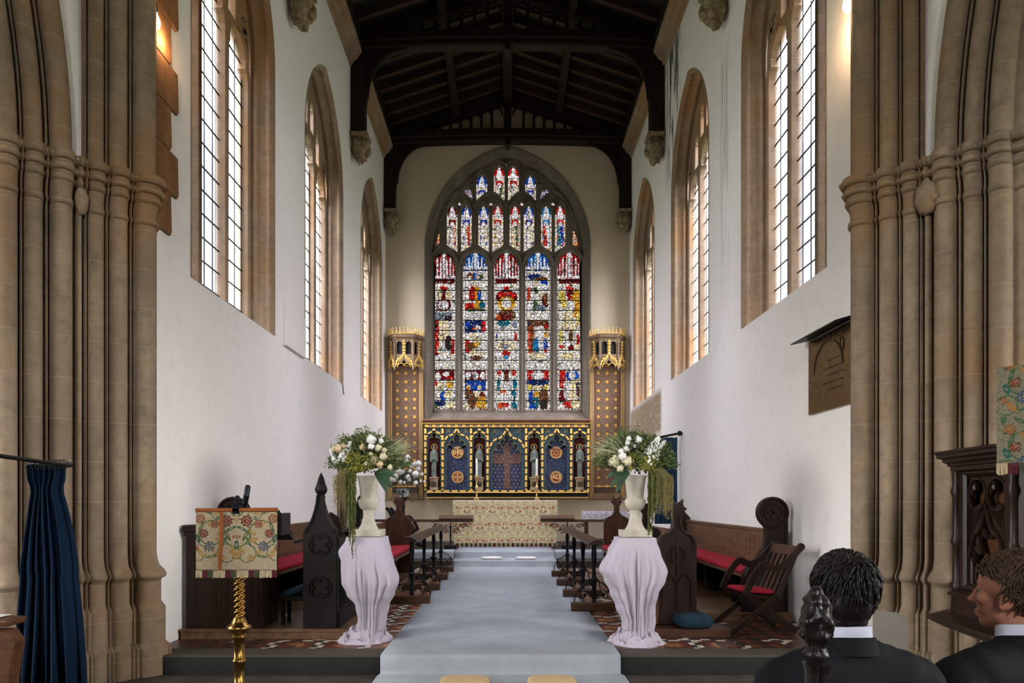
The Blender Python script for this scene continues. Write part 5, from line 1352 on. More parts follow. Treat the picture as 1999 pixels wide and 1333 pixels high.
def pedestal(x,y,lab,tab,seed,puddle):
    t=thing('draped_pedestal',lab,'pedestal',(x,y,0))
    b=MB().box(-.17,.17,-.17,.17,.98,1.035);b.box(-.04,.04,-.04,.04,.05,.98);b.box(-.08,.08,-.08,.08,0,.06);obj('wooden_stand',b,m_oak2,t,bevel=.005)
    NN=160;rows=[];Z=[1.048-.0+0*i for i in range(1)]
    zs=[1.05,1.049,1.045]+[1.04-.965*i/46 for i in range(47)]
    off=seed*3.7
    for j,z in enumerate(zs):
        xl_,xr_,yf,yb,e=interp(tab,z)
        row=[]
        q=max(0,(1.0-z))
        for i in range(NN):
            a=2*PI*i/NN;ca,sa=math.cos(a),math.sin(a)
            rr=(abs(ca)**e+abs(sa)**e)**(-1/e)
            fold=(.022*noise.noise(Vector((ca*2.2+off,sa*2.2,z*1.1)))+.018*noise.noise(Vector((ca*5+off,sa*5,z*.9)))+.020*(.5-abs(noise.noise(Vector((ca*9+off,sa*9,z*.8+3)))*2))+.010*(.5-abs(noise.noise(Vector((ca*20+off,sa*20,z*1.3+3)))*2)))*min(1,q*2.2)*1.25
            hx=(xr_ if ca>0 else xl_);hy=(yb if sa>0 else yf)
            fx=.78+.22 if j>1 else (0.0 if j==0 else .8)
            row.append(Pt((ca*rr*hx+ca*fold*1.6)*fx,(sa*rr*hy+sa*fold*1.6)*fx,z))
        rows.append(row)
    b=MB().loft(rows,cu=True);obj('muslin_drape',b,m_cloth,t)
    # puddled hem: rings of crumpled cloth spreading on the floor
    rows=[]
    for j in range(26):
        q=j/25;row=[]
        for i in range(NN):
            a=2*PI*i/NN;ca,sa=math.cos(a),math.sin(a)
            R0=.12;R1=interp_ang(puddle,a)
            nn=noise.noise(Vector((ca*2.6+off,sa*2.6,q*2.2)));n2=noise.noise(Vector((ca*7+off,sa*7,q*5)));n3=noise.noise(Vector((ca*15,sa*15,q*11)))
            r=R0+(R1-R0)*q*(1+.10*nn)+.02*n2*q
            h=.12*(1-q)**1.6+(.055*max(0,math.sin(q*11+nn*6+ca*2))+.035*abs(n2)+.015*n3)*(1-q**4)*min(1,q*4+.2)
            h=max(.004,h) if j<25 else .003
            row.append(Pt(ca*r,sa*r,h))
        rows.append(row)
    b=MB().loft(rows,cu=True);obj('puddled_hem',b,m_cloth,t)
def interp_ang(tab,a):
    a=a%(2*PI);n=len(tab);q=a/(2*PI)*n;i=int(q)%n;f=q-int(q);f=f*f*(3-2*f);return tab[i]*(1-f)+tab[(i+1)%n]*f
pedestal(-1.415,6.90,'pedestal draped in white muslin left of the carpet, under a flower urn',
 [(1.05,.185,.185,.185,.185,9),(1.03,.19,.19,.19,.19,8),(.90,.26,.215,.21,.2,6),(.80,.225,.235,.21,.2,7),(.60,.225,.30,.21,.2,5),(.48,.18,.255,.19,.18,3.2),(.36,.10,.20,.16,.16,2),(.22,.07,.175,.14,.14,2),(.10,.09,.16,.15,.15,2),(.07,.13,.17,.16,.16,2)],1.3,
 [.26,.24,.2,.22,.30,.30,.26,.24])
pedestal(1.265,6.80,'pedestal draped in white muslin right of the carpet, under a flower urn',
 [(1.05,.185,.185,.185,.185,9),(1.03,.19,.19,.19,.19,8),(.90,.25,.22,.21,.2,7),(.72,.335,.275,.21,.2,6),(.64,.29,.265,.21,.2,4),(.50,.22,.20,.19,.19,3),(.36,.16,.175,.17,.16,2),(.22,.10,.185,.15,.14,2),(.10,.10,.16,.15,.15,2),(.07,.12,.17,.16,.16,2)],4.1,
 [.31,.26,.2,.22,.28,.28,.30,.28])
def urn(x,y,lab):
    t=thing('stone_urn',lab,'urn',(x,y,1.053))
    b=MB().box(-.145,.145,-.145,.145,0,.065);obj('plinth',b,m_urn,t,bevel=.006)
    fl=lambda a,k,z:1+(.035*abs(math.cos(a*12)) if (.1<z<.23 or z>.27) and z<.575 else 0)
    b=MB().lathe([(.10,.063),(.10,.075),(.092,.085),(.075,.11),(.062,.15),(.054,.19),(.05,.225),(.054,.235),(.058,.245),(.052,.255),(.058,.262),(.075,.275),(.090,.30),(.098,.33),(.100,.355),(.092,.37),(.080,.378),(.078,.39),(.082,.43),(.088,.49),(.096,.54),(.106,.575),(.114,.595),(.116,.605),(.10,.607),(.08,.57)],n=72,fl=fl);obj('fluted_body',b,m_urn,t)
    return t
urn(-1.405,6.90,'fluted cream stone urn on the left draped pedestal');urn(1.27,6.80,'fluted cream stone urn on the right draped pedestal')
m_leaf=M('foliage_green',G(112,122,72),.7,0,.35,20,c2=G(50,68,34),spec=.2);m_leafd=M('dark_leaf',G(44,66,44),.5,0,.3,20,spec=.3)
m_lime_=M('yellow_green_blossom',G(150,146,62),.8,0,.3,30,.4,80);m_fcream=M('cream_blossom',G(214,204,172),.85,0,.1,30,.5,120);m_fwhite=M('white_blossom',G(228,226,220),.85,0,.08,30,.5,120);m_fpeach=M('peach_blossom',G(206,182,142),.85,0,.12,30,.5,120)
m_gold_g=M('golden_seed_sprays',G(134,122,72),.85,0,.3,30);m_grass=M('pale_grass_blades',G(186,190,146),.75,0,.2,20);m_ama=M('trailing_amaranth_green',G(74,78,34),.9,0,.35,30,.6,90)
FR=random.Random(11)
def leafq(b,c,dirv,L,W,nrm=None):
    d=Vector(dirv).normalized();s=d.cross(Vector((FR.uniform(-1,1),FR.uniform(-1,1),FR.uniform(-1,1))))
    if s.length<1e-4: return
    s.normalize();n=d.cross(s);c=Vector(c)
    b.add([c,c+d*L*.4+s*W-n*W*.3,c+d*L*.45+n*W*.25,c+d*L*.4-s*W-n*W*.3,c+d*L-n*L*.12],[(0,1,2),(0,2,3),(1,4,2),(3,2,4)],0,True)
def rdir(up=0.0):
    while 1:
        p=Vector((FR.uniform(-1,1),FR.uniform(-1,1),FR.uniform(-1,1)))
        if .1<p.length<1: p.normalize();p.z+=up;return p.normalized()
def bloom(c,r,kind=0):
    """cluster head of many small florets"""
    b=MB();off=Vector((FR.random()*9,0,0))
    b.ell(c,r*.82,12,9,fn=lambda p:1+.55*noise.noise(p*2.6+off))
    n=90 if r<.045 else 170
    for i in range(n):
        d=rdir(.1);p=Vector(c)+d*r*(.66+.50*FR.random()**2+.3*noise.noise(d*2.6+off));s=r*.19
        u=d.orthogonal().normalized();w=d.cross(u);a=FR.random()*6
        for k in range(4):
            a2=a+k*PI/2;e=u*math.cos(a2)+w*math.sin(a2);g=d.cross(e)
            b.add([p,p+e*s*.6+g*s*.4+d*s*.12,p+e*s+d*s*.25,p+e*s*.6-g*s*.4+d*s*.12],[(0,1,2,3)],0,True)
    return b
def arrangement(x,y,z,sg,lab,blooms,spire,tails,feather,px0):
    """x,y,z: mouth of the urn. positions given as (dx,dz,dy,r,mat)"""
    t=thing('flower_arrangement',lab,'flowers',(x,y,z))
    # leafy mass
    b=MB()
    for i in range(4200):
        d=rdir(.35)
        if d.z<-.15: continue
        q=FR.random()**.45
        c=Vector((sg*.02+d.x*.37*q,d.y*.24*q,.12+d.z*.30*q))
        leafq(b,c,(d+rdir()*.7),FR.uniform(.025,.06),FR.uniform(.005,.012))
    for i in range(70):   # fine branches with tiny leaves reaching out
        d=rdir(.5)
        if d.z<0: d.z=-d.z*.5
        c0=Vector((0,0,.08));c1=c0+Vector((d.x*.44,d.y*.26,abs(d.z)*.42))
        P=[c0.lerp(c1,k/6)+Vector((0,0,.04*math.sin(PI*k/6))) for k in range(7)]
        b.tube(P,.0022,4)
        for k in range(44):
            q=.40+.58*FR.random();c=c0.lerp(c1,q)+rdir()*.03;leafq(b,c,rdir(.4),.024,.008)
    obj('foliage',b,m_leaf,t)
    b=MB()
    for i in range(120):
        d=rdir();c=Vector((d.x*.16,d.y*.14,.03+abs(d.z)*.10));leafq(b,c,Vector((d.x,d.y,-.1)),FR.uniform(.06,.1),.016)
    obj('dark_foliage',b,m_leafd,t)
    for dx,dz,dy,r,mt in blooms: obj('blossom_head',bloom((dx,dy,dz),r),mt,t)
    # tall flower spire
    b=MB()
    for (a,c,rad) in spire:
        a,c=Vector(a),Vector(c)
        for i in range(210):
            q=FR.random();p=a.lerp(c,q)+rdir()*rad*(1-q*.75)
            b.ell(p,.0125*(1.15-q*.5),5,4)
    obj('flower_spire',b,m_fwhite,t)
    # lime euphorbia clusters
    b=MB()
    for dx,dz,rad in(((.0,.13,.09),(-.07,.10,.08),(-.12,.17,.07)) if sg<0 else ((.0,.13,.10),(.07,.10,.07),(.11,.13,.05))):
        for i in range(260):
            p=Vector((dx,-.17,dz))+Vector((rdir().x*rad,rdir().y*.05,rdir().z*rad*.8));b.ell(p,FR.uniform(.004,.008),5,4)
            if i%3==0: leafq(b,p,rdir(.3),.018,.006)
    obj('lime_blossom',b,m_lime_,t)
    # arching grass
    b=MB()
    for i in range(130):
        a=FR.uniform(-.2,.9)*(-sg) ;L=FR.uniform(.25,.44);s0=Vector((-sg*.06,FR.uniform(-.1,.1),.08))
        out=Vector((-sg*FR.uniform(.12,1.0),FR.uniform(-.5,.3),FR.uniform(.75,1.2))).normalized()
        dr=FR.uniform(.05,.5);P=[];rs=[]
        for k in range(9):
            q=k/8;P.append(s0+out*L*q+Vector((-sg*L*.35*q*q,0,-dr*L*q*q*q)));rs.append(.0045*(1-q*.85))
        b.tube(P,rs,4)
    obj('grass_blades',b,m_grass,t)
    # broad dark leaves
    for k in range(3):
        b=MB();a0=Vector((-sg*.09,-.14,.03));d=Vector((-sg*(.95-.12*k),-.3,-.15-.42*k)).normalized();L=.24;s=d.cross(Vector((0,-1,.4))).normalized();rows=[]
        for i in range(8):
            q=i/7;w=.035*math.sin(PI*min(1,q*.93+.07))**.8;c=a0+d*L*q+Vector((0,0,.04*math.sin(PI*q)-.03*q))
            rows.append([c-s*w,c+Vector((0,.006,-.004)),c+s*w])
        b.loft(rows);obj('broad_leaf',b,m_leafd,t)
    # trailing amaranth tails
    for (dx,dy,z1,w) in tails:
        b=MB()
        for i in range(9):
            x0=dx+FR.uniform(-w,w);y0=dy+FR.uniform(-.03,.02);ze=z1*FR.uniform(.55,1.0) if i else z1
            P=[Pt(x*0-.0+dx*.5,dy*.6,.03),Pt(dx*.9,dy*.95,.05)]+[Pt(x0+.006*math.sin(k*1.7+i),y0+.004*math.cos(k),.02+(ze-.02)*k/16) for k in range(1,17)]
            rs=[.004,.006]+[.0085*(1+.35*math.sin(k*2.3+i))*(1-.5*k/16) for k in range(1,17)]
            b.tube(P,rs,6)
            for k in range(60):
                q=FR.random();p=Vector((x0,y0,.02+(ze-.02)*q))+rdir()*.011;b.ell(p,.0045,4,3)
        obj('trailing_amaranth',b,m_ama,t)
    for (dx,dy,z1,w) in feather:
        b=MB()
        for i in range(46):
            xe=dx+FR.uniform(-w,w);ye=dy+FR.uniform(-.06,.06);ze=z1*FR.uniform(.45,1.0)
            P=[Pt(dx*.35,dy*.5,.06),Pt(dx*.7+.3*(xe-dx),ye*.9,.09),Pt(xe*.97,ye,-.02)]+[Pt(xe+.01*math.sin(i+k),ye,ze*k/5) for k in range(1,6)]
            P=catmull([tuple(p) for p in P],2);b.tube(P,.0013,3)
            for k in range(26):
                q=FR.random();p=Vector((xe,ye,ze*q))+rdir()*.013;b.ell(p,.0036,4,3)
        obj('seed_sprays',b,m_gold_g,t)
    return t
S=193.2
def bl(P,ox,oy,mouth,sc,d=6.9):
    out=[]
    for cx,cy,r,mt in P:
        px=ox+cx/sc;py=oy+cy/sc
        out.append(((px-mouth[0])/S,(mouth[1]-py)/S,-.16-.06*FR.random(),r/sc/S*1.12,mt))
    return out
L_=bl([(405,270,38,m_fwhite),(490,282,22,m_fwhite),(410,330,26,m_fwhite),(465,340,30,m_fcream),(400,392,19,m_fcream),(510,412,32,m_fcream),(425,445,42,m_fpeach),(478,478,32,m_fpeach),(372,475,24,m_fcream),(125,345,34,m_fpeach),(165,325,24,m_fpeach),(330,335,28,m_fpeach),(560,500,22,m_fcream),(520,360,20,m_fcream),(90,350,22,m_fcream)],640,800,(719,928),4.445)
R_=bl([(245,450,46,m_fcream),(300,412,32,m_fwhite),(342,455,40,m_fcream),(283,512,30,m_fcream),(290,368,22,m_fwhite),(338,350,26,m_fwhite),(440,272,30,m_fwhite),(357,265,20,m_fwhite),(352,297,22,m_fwhite),(410,325,15,m_fwhite),(500,430,22,m_fcream)],1140,800,(1239,927),4.443)
arrangement(-1.405,6.90,1.66,-1,'large cream and green flower arrangement in the left stone urn',L_,[((-.22,-.16,.16),(-.15,-.14,.33),.05),((-.30,-.1,.14),(-.36,-.1,.26),.03)],[(-.11,-.24,-.82,.028),(-.15,-.22,-.5,.03)],[(-.235,-.14,-.36,.07)],0)
arrangement(1.27,6.80,1.66,1,'large cream and green flower arrangement with trailing stems, right stone urn',R_,[((.08,-.16,.14),(.20,-.14,.36),.075),((.14,-.12,.16),(.27,-.1,.33),.05)],[(.10,-.24,-.60,.028),(.13,-.22,-.42,.03)],[(.20,-.14,-.40,.07),(.29,-.10,-.44,.06)],0)
# round green seed head on a stalk, right
# ---- white arrangement on a wooden stand
t=thing('flower_stand','dark wooden stand with glass bowl under white flowers, left of the altar','stand',(-2.14,13.95,0))
b=MB().lathe([(.16,0),(.16,.04),(.06,.07),(.04,.12),(.04,1.25),(.055,1.28),(.04,1.31),(.05,1.38),(.11,1.44),(.11,1.47)],n=12);obj('turned_post',b,m_oak,t)
m_glassb=NT('clear_glass_bowl');g=m_glassb.n('ShaderNodeBsdfPrincipled');g.inputs['Base Color'].default_value=(*G(190,200,196),1);g.inputs['Roughness'].default_value=.1;g.inputs['Transmission Weight'].default_value=.6;m_glassb.l(g.outputs[0],m_glassb.out.inputs[0])
b=MB().lathe([(.06,1.47),(.11,1.49),(.13,1.56),(.12,1.62),(.11,1.64)],n=20);obj('glass_bowl',b,m_glassb.m,t)
t=thing('flower_arrangement','round arrangement of white blooms on the dark wooden stand, left of altar','flowers',(-2.14,13.95,1.66))
b=MB()
for i in range(1600):
    d=rdir(.25);q=FR.random()**.4
    if d.z<-.4: continue
    leafq(b,Vector((d.x*.36*q,d.y*.28*q,.12+d.z*.27*q)),d+rdir()*.7,FR.uniform(.03,.06),.010)
for i in range(60):
    d=rdir();leafq(b,Vector((d.x*.14,d.y*.14,-.1*abs(d.z))),Vector((d.x,d.y,-.8)),.10,.014)
    leafq(b,Vector((.15+.12*FR.random(),-.1,-.05-.25*FR.random())),rdir(),.03,.007)
obj('foliage',b,m_leafd,t)
for cx,cy,r in((195,955,16),(150,1050,28),(172,1005,17),(250,1072,24),(200,1090,17),(208,1110,13),(148,1128,16),(97,1105,24),(118,1085,18),(175,1130,10),(252,1132,16),(215,1050,13),(272,1000,20),(240,1000,14),(295,1072,12),(285,1118,11),(225,1015,16),(60,1065,14),(310,1122,9),(185,975,18),(268,1035,16),(130,1000,14)):
    px=740+cx/3.509;py=620+cy/3.509;s=13.7/F
    obj('blossom_head',bloom(((px-VX)*s+2.14,-.24-.05*FR.random(),EYE-(py-VY)*s-1.66),r/3.509*s*1.05),m_fwhite,t)
b=MB()
for i in range(60):
    out=Vector((-FR.uniform(.1,.9),FR.uniform(-.4,.3),FR.uniform(.7,1.2))).normalized();L=FR.uniform(.3,.6);P=[];rs=[]
    for k in range(8):
        q=k/7;P.append(Vector((-.1,0,.1))+out*L*q+Vector((.1*q,0,-.2*L*q**3)));rs.append(.004*(1-.8*q))
    b.tube(P,rs,4)
obj('grass_blades',b,m_grass,t)
# ================================================================= WALL ITEMS
wl=lambda u,v,w:Pt(-XW+w,u,v)
wr=lambda u,v,w:Pt(XW-w,u,v)
b=MB().box(0,.06,10.17,11.15,3.72,4.36);o=obj('wall_panel',b,M('white_painted_panel',G(216,210,202),.6,0,.04),bevel=.008,loc=(-XW,0,0));tag(o,'flat white panel mounted high on the left wall between two windows','panel')
b=MB().tube([Pt(-XW+.015,13.75,3.76),Pt(-XW+.02,13.80,3.72),Pt(-XW+.02,13.83,3.6),Pt(-XW+.02,13.9,3.56)],.010,6);tag(obj('cable_end',b,m_iron),'short loose cable hanging below the second left window','cable')
# brass plaque
m_plq=NT('beaten_brass_plaque');v=m_plq.obj();n=m_plq.noise(v,5,4)
m_plq.bsdf(m_plq.mix(n,G(122,96,52),G(84,66,36)),m_plq.mr(n,.3,.7,.16,.34),.9,m_plq.bump(m_plq.noise(v,9,3),.5,.01));m_plq=m_plq.m
t=thing('memorial_plaque','beaten brass memorial plaque under a dark hood on the right wall','plaque',(XW,7.08,2.35))
b=MB().box(-.03,0,-.48,.46,0,.80);obj('brass_sheet',b,m_plq,t,bevel=.004)
b=MB()
for k in range(5): b.box(-.034,-.03,-.34+.01*k,.0+.12*(k%2),.50-.075*k,.512-.075*k)
b.bar([Pt(-.034,.32*math.cos(a),.42+.30*math.sin(a)) for a in[PI*k/16 for k in range(17)]],.012,.01,(-1,0,0))
b.bar([Pt(-.034,-.30+.04*math.cos(a),.62+.07*math.sin(a)) for a in[2*PI*k/12 for k in range(12)]],.01,.01,(-1,0,0),closed=True)
obj('engraving',b,M('engraved_dark',G(62,46,26),.5,.5),t)
b=MB().add([Pt(0,-.5,.86),Pt(0,.52,.86),Pt(-.20,.52,.80),Pt(-.20,-.5,.80),Pt(0,-.5,.83),Pt(0,.52,.83),Pt(-.20,.52,.785),Pt(-.20,-.5,.785)],[(0,1,2,3),(7,6,5,4),(2,3,7,6),(1,2,6,5),(0,3,7,4)]);obj('hood',b,m_black,t)
# small arched doorway in the left wall, with its door
t=thing('door_1','x','x',(-XW,13.95,0));del t['label'];del t['category'];t['kind']='structure'
b=MB().loft([[Pt(-w,u-13.95,v) for u,v in parch(13.95,.42,0,1.75,2.3,t=q,n=10)] for q,w in((-.12,-.03),(-.10,-.05),(-.06,-.04),(-.04,.02),(.0,.03),(.02,.10),(.05,.12),(.05,.22))]);obj('stone_surround',b,m_lime2,t)
P=parch(0,.40,0,1.75,2.27,n=10);b=MB().plate(P,[],.22,.27,lambda u,v,w:Pt(-w,u,v));obj('plank_door',b,m_oak,t)
# curtain on the right wall beside the painted patch
m_bluec=M('blue_curtain',G(38,62,88),.9,0,.25,5,.2,60,st=(1,1,.2))
m_vel=NT('blue_velvet');v=m_vel.obj((6,6,1));q=m_vel.bsdf(m_vel.mix(m_vel.noise(v,4,4),G(9,20,34),G(15,32,50)),.95);q.inputs['Sheen Weight'].default_value=.05;q.inputs['Specular IOR Level'].default_value=.08;q.inputs['Sheen Tint'].default_value=(*G(90,130,160),1);m_vel=m_vel.m
def drape(P0,P1,z1,z0,folds,amp,gather=1.0,nz=24,seed=0,nrm=None,flare=1.0,lean=0):
    P0,P1=Vector(P0),Vector(P1);d=P1-P0;n=Vector((-d.y,d.x,0)).normalized();rows=[];N=folds*10
    mid=(P0+P1)/2
    for j in range(nz+1):
        q=j/nz;z=z1+(z0-z1)*q;row=[]
        s=gather+(1-gather)*min(1,q*1.0)**.6*1.0 if flare==1 else gather+(flare-gather)*q**.8
        for i in range(N+1):
            u=i/N;ph=u*folds*2*PI+.5*noise.noise(Vector((u*5,q*1.6,seed)))*3
            a=amp*(.55+.9*q)*(1+.5*noise.noise(Vector((u*7+3,q,seed))))*(.4 if q<.02 else 1)
            p=mid+d*(u-.5)*s+n*(math.sin(ph)*a)+d.normalized()*(.3*a*math.sin(2*ph))
            if 0<q<.05: p+=n*.012*math.sin(ph*2)
            row.append(Vector((p.x+lean*q,p.y,z+(.006*math.sin(ph) if j==0 else 0))))
        rows.append(row)
    return rows
t=thing('wall_curtain','blue curtain hanging from a dark pole at the right wall, behind right urn','curtain',(0,0,0))
b=MB().loft(drape((3.28,13.2,0),(2.83,13.15,0),2.62,.95,5,.035,seed=3));obj('curtain_cloth',b,m_bluec,t)
b=MB().tube([Pt(3.34,13.1,2.70),Pt(2.8,13.25,2.60)],.022,8);b.ell((3.3,13.1,2.69),.05,10,8);obj('curtain_pole',b,m_black,t)
# stone bracket/small pillar piscina left of altar behind the urn
b=MB().lathe([(.16,0),(.16,.5),(.18,.55),(.18,.78),(.20,.80),(.20,.86),(.05,.87)],n=16);o=obj('stone_shaft',b,M('pale_stone_shaft',G(150,140,126),.85,0,.2,6));o.location=(-3.0,14.4,.14+.0);o.scale=(1,1,1.45);tag(o,'short pale stone pillar by the left wall, beside the oak bench end','pillar')
# ================================================================= LECTERN
t=thing('lectern','twisted brass lectern draped with a floral tapestry fall, in front of left stalls','lectern',(-1.965,5.0,-.17))
tw=[]
rows=[];n=24
prof=[(.17,0.0),(.17,.02),(.12,.05),(.06,.09),(.045,.12)]
b=MB().lathe(prof,n=24);
b.lathe([(.03,0.079),(.05,0.095),(.062,0.118),(.062,0.134),(.045,0.150),(.05,0.166),(.055,0.190),(.062,0.213),(.05,0.229),(.036,0.237),(.036,0.395),(.046,0.403),(.046,0.419),(.036,0.427),(.036,0.569),(.050,0.577),(.056,0.593),(.046,0.608),(.06,0.624),(.085,0.648),(.085,0.664),(.06,0.679),(.05,0.703),(.04,0.727)],n=6*4,fl=lambda a,k,z:1+(.12*abs(math.cos(a*3)) if .24<z<.57 else 0));obj('turned_base',b,m_brass,t)
b=MB();rows=[]
for j in range(121):
    z=.715+.585*j/120;row=[]
    for i in range(24):
        a=2*PI*i/24;r=.034+.0085*math.cos(2*a-z*150)
        row.append(Pt(r*math.cos(a),r*math.sin(a),z))
    rows.append(row)
b.loft(rows,cu=True,caps=True);obj('twisted_shaft',b,m_brass,t)
b=MB().lathe([(.036,1.16),(.05,1.17),(.05,1.19),(.036,1.20),(.036,1.27),(.03,1.275)],n=20);obj('collar',b,m_brass,t)
# sloping desk, rising away from the reader towards the nave side
b=MB().add([Pt(-.29,.33,1.30),Pt(.29,.33,1.30),Pt(.29,-.02,1.495),Pt(-.29,-.02,1.495),Pt(-.29,.33,1.275),Pt(.29,.33,1.275),Pt(.29,-.02,1.465),Pt(-.29,-.02,1.465)],[(0,1,2,3),(7,6,5,4),(0,4,5,1),(1,5,6,2),(2,6,7,3),(3,7,4,0)]);b.box(-.29,.32,.10,.35,1.24,1.46) if 0 else None;b.box(.288,.312,-.0,.20,1.33,1.49);obj('desk_board',b,m_black,t)
rows=[]
for y,z in((.34,1.315),(.15,1.415),(.02,1.50),(-.01,1.515),(-.03,1.512),(-.045,1.495),(-.05,1.46),(-.052,1.3),(-.05,1.15),(-.046,1.075)):
    rows.append([Pt(-.295+.59*i/40+(.004*math.sin(i*.9) if z<1.3 else 0),y+.006*math.sin(i*.45+z*3)*(1.5-z),z) for i in range(41)])
M('orange_braid',G(120,66,28),.9)
b=MB();cols_=[];fabric(b,rows,124,170,PALA,lambda x,y:(abs(x)/.295,(y-.41)/.295),cols_);setweave(obj('tapestry_fall',b,m_weave,t),cols_,PALA['.'])
b=MB().bar([Pt(-.30,-.035,1.512),Pt(.29,-.035,1.516)],.03,.03,(0,-1,0));b.bar([Pt(-.105,-.062,1.50),Pt(-.107,-.064,1.3),Pt(-.118,-.062,1.08)],.028,.006,(0,-1,0));obj('orange_trim',b,bpy.data.materials['orange_braid'],t)
b=MB();fringe(b,-.295,.295,-.054,1.025,1.078,lambda x,y,z:Pt(x,y,z),pat=(0,1,2,0,0,1,2,0),wd=.042,step=.008)
for k in range(36): b.box(-.29+k*.016,-.282+k*.016,-.058,-.054,1.078,1.083,1)
obj('fringe',b,m_fr,t)
t=thing('microphone','black clip-on microphone with small box on top of the floral lectern','microphone',(-1.965,4.97,1.345))
b=MB().box(-.035,.02,-.02,.02,-.03,.055);obj('clip_box',b,m_iron,t,bevel=.004)
b=MB().tube(catmull([(-.015,0,.05),(-.018,0,.085),(-.004,0,.10),(.012,0,.09),(.03,0,.045),(.05,0,.035),(.06,0,.05)],4),.006,6);obj('gooseneck',b,m_iron,t)
b=MB();T=Matrix.Rotation(.16,4,'Y');b.lathe([(.010,-.03),(.017,-.02),(.02,.0),(.02,.045),(.024,.05),(.022,.056),(.020,.06),(.020,.12),(.012,.132),(.002,.134)],(.055,0,.05),14,T=T);obj('microphone_body',b,m_iron,t)
# ================================================================= LEFT CURTAIN + PEW END
t=thing('velvet_curtain','dark blue velvet curtain gathered on an iron rail before the left pier','curtain',(0,0,0))
def vel():
    rows=[];N=260;nz=40
    top=[(-2.92,4.62),(-2.76,4.15)];z1,z0=1.64,-.15
    for j in range(nz+1):
        q=j/nz;z=z1+(z0-z1)*q;row=[]
        for i in range(N+1):
            u=i/N
            if q<.10: wd=.31+(.27-.31)*(q/.10)
            else: wd=.27+(.56-.27)*((q-.10)/.90)**.75
            # centre drifts right as it falls
            cx=-2.985+.01*q+.015*math.sin(q*3);cyy=4.40
            ph=u*6.5*2*PI+2.2*noise.noise(Vector((u*4,q*1.2,5)))
            a=(.024+.045*q)*(1+.5*noise.noise(Vector((u*6,q,2))))
            x=cx+(u-.5)*wd+.35*a*math.sin(2*ph)+(.05*math.sin(q*9+u*5)*(1-q) if .05<q<.4 else 0)*.3
            y=cyy-.10*(u-.5)+a*math.sin(ph)*1.3
            row.append(Pt(x,y,z+(.012*math.sin(ph)+.03*(1-u)*0 if j==0 else 0)))
        rows.append(row)
    return rows
b=MB().loft(vel());obj('velvet_cloth',b,m_vel,t)
b=MB().tube([Pt(-2.5,2.6,1.665),Pt(-2.78,4.34,1.635)],.012,8);obj('curtain_rail',b,m_iron,t)
b=MB()
for k in range(9): b.tube([Pt(-3.04+k*.03+.03*math.cos(a),4.40-k*.012,1.642+.03*math.sin(a)) for a in[2*PI*i/10 for i in range(10)]],.003,4,closed=True)
obj('curtain_rings',b,m_iron,t)
b=MB().tube([Pt(-3.1,4.42,1.65),Pt(-2.78,4.38,1.65)],.009,6);obj('rail_end',b,m_iron,t)
t=thing('pew','honey oak pew end at the lower left edge with papers on its ledge','pew',(-2.61,3.3,-.17))
b=MB().plate([(-.55,0),(.22,0),(.235,.5),(.20,.62),(.22,.80),(.24,.90),(.20,.96),(-.55,.98)],[],0,.07,lambda u,v,w:Pt(u,w,v),bev=.012);obj('end_panel',b,wood('honey_oak',G(92,58,34),G(62,38,22),.4,WOODX),t)
b=MB().box(-.6,.22,-.04,.10,.98,1.015);obj('ledge',b,bpy.data.materials['honey_oak'],t,bevel=.012)
b=MB().box(-.55,.15,.08,.40,.42,.46);obj('seat_board',b,m_oak2x,t)
b=MB().box(-.12,.08,-.02,.06,0,.004);b.box(-.10,.10,-.01,.07,.004,.007);o=obj('service_sheet',b,m_paper);o.location=(-2.56,3.31,.846);tag(o,'white service sheets lying on the pew ledge at the left edge','paper')
# ================================================================= PULPIT
PC=Vector((3.405,3.82,0));PA=math.radians(172.5)
t=thing('pulpit','carved dark oak octagonal pulpit with gothic tracery panels by the right pier','pulpit',(PC.x,PC.y,-.17))
ap=.70;side=2*ap*math.tan(PI/8);zb_,zt_=.90,1.80
def orow(apo,zv): 
    r=apo/math.cos(PI/8);return [Pt(r*math.cos(PA+PI/8+k*PI/4),r*math.sin(PA+PI/8+k*PI/4),zv) for k in range(8)]
b=MB().loft([orow(a,z) for a,z in((.70,1.76),(.72,1.765),(.72,1.79),(.735,1.795),(.735,1.805),(.76,1.82),(.76,1.835),(.79,1.845),(.79,1.865),(.80,1.87),(.80,1.885),(.74,1.89))],cu=True,caps=True,sm=False);obj('moulded_cornice',b,m_oak,t)
b=MB().loft([orow(a,z) for a,z in((.50,.74),(.62,.76),(.74,.80),(.82,.84),(.83,.85),(.83,.875),(.78,.885),(.72,.90),(.715,1.0),(.735,1.005),(.735,1.02),(.70,1.04),(.69,1.045))],cu=True,caps=True,sm=False);obj('moulded_ledge',b,m_oak,t)
b=MB().loft([orow(a,z) for a,z in((.42,0),(.42,.06),(.20,.14),(.16,.25),(.16,.50),(.26,.62),(.42,.72),(.5,.75))],cu=True,caps=True,sm=True);obj('stem',b,m_oak,t)
b=MB().loft([orow(.60,z) for z in(.9,1.78)],cu=True,caps=True,sm=False);obj('drum_core',b,bpy.data.materials['honey_oak'],t)  # honey tone paints in the warm glow on the panels behind the tracery
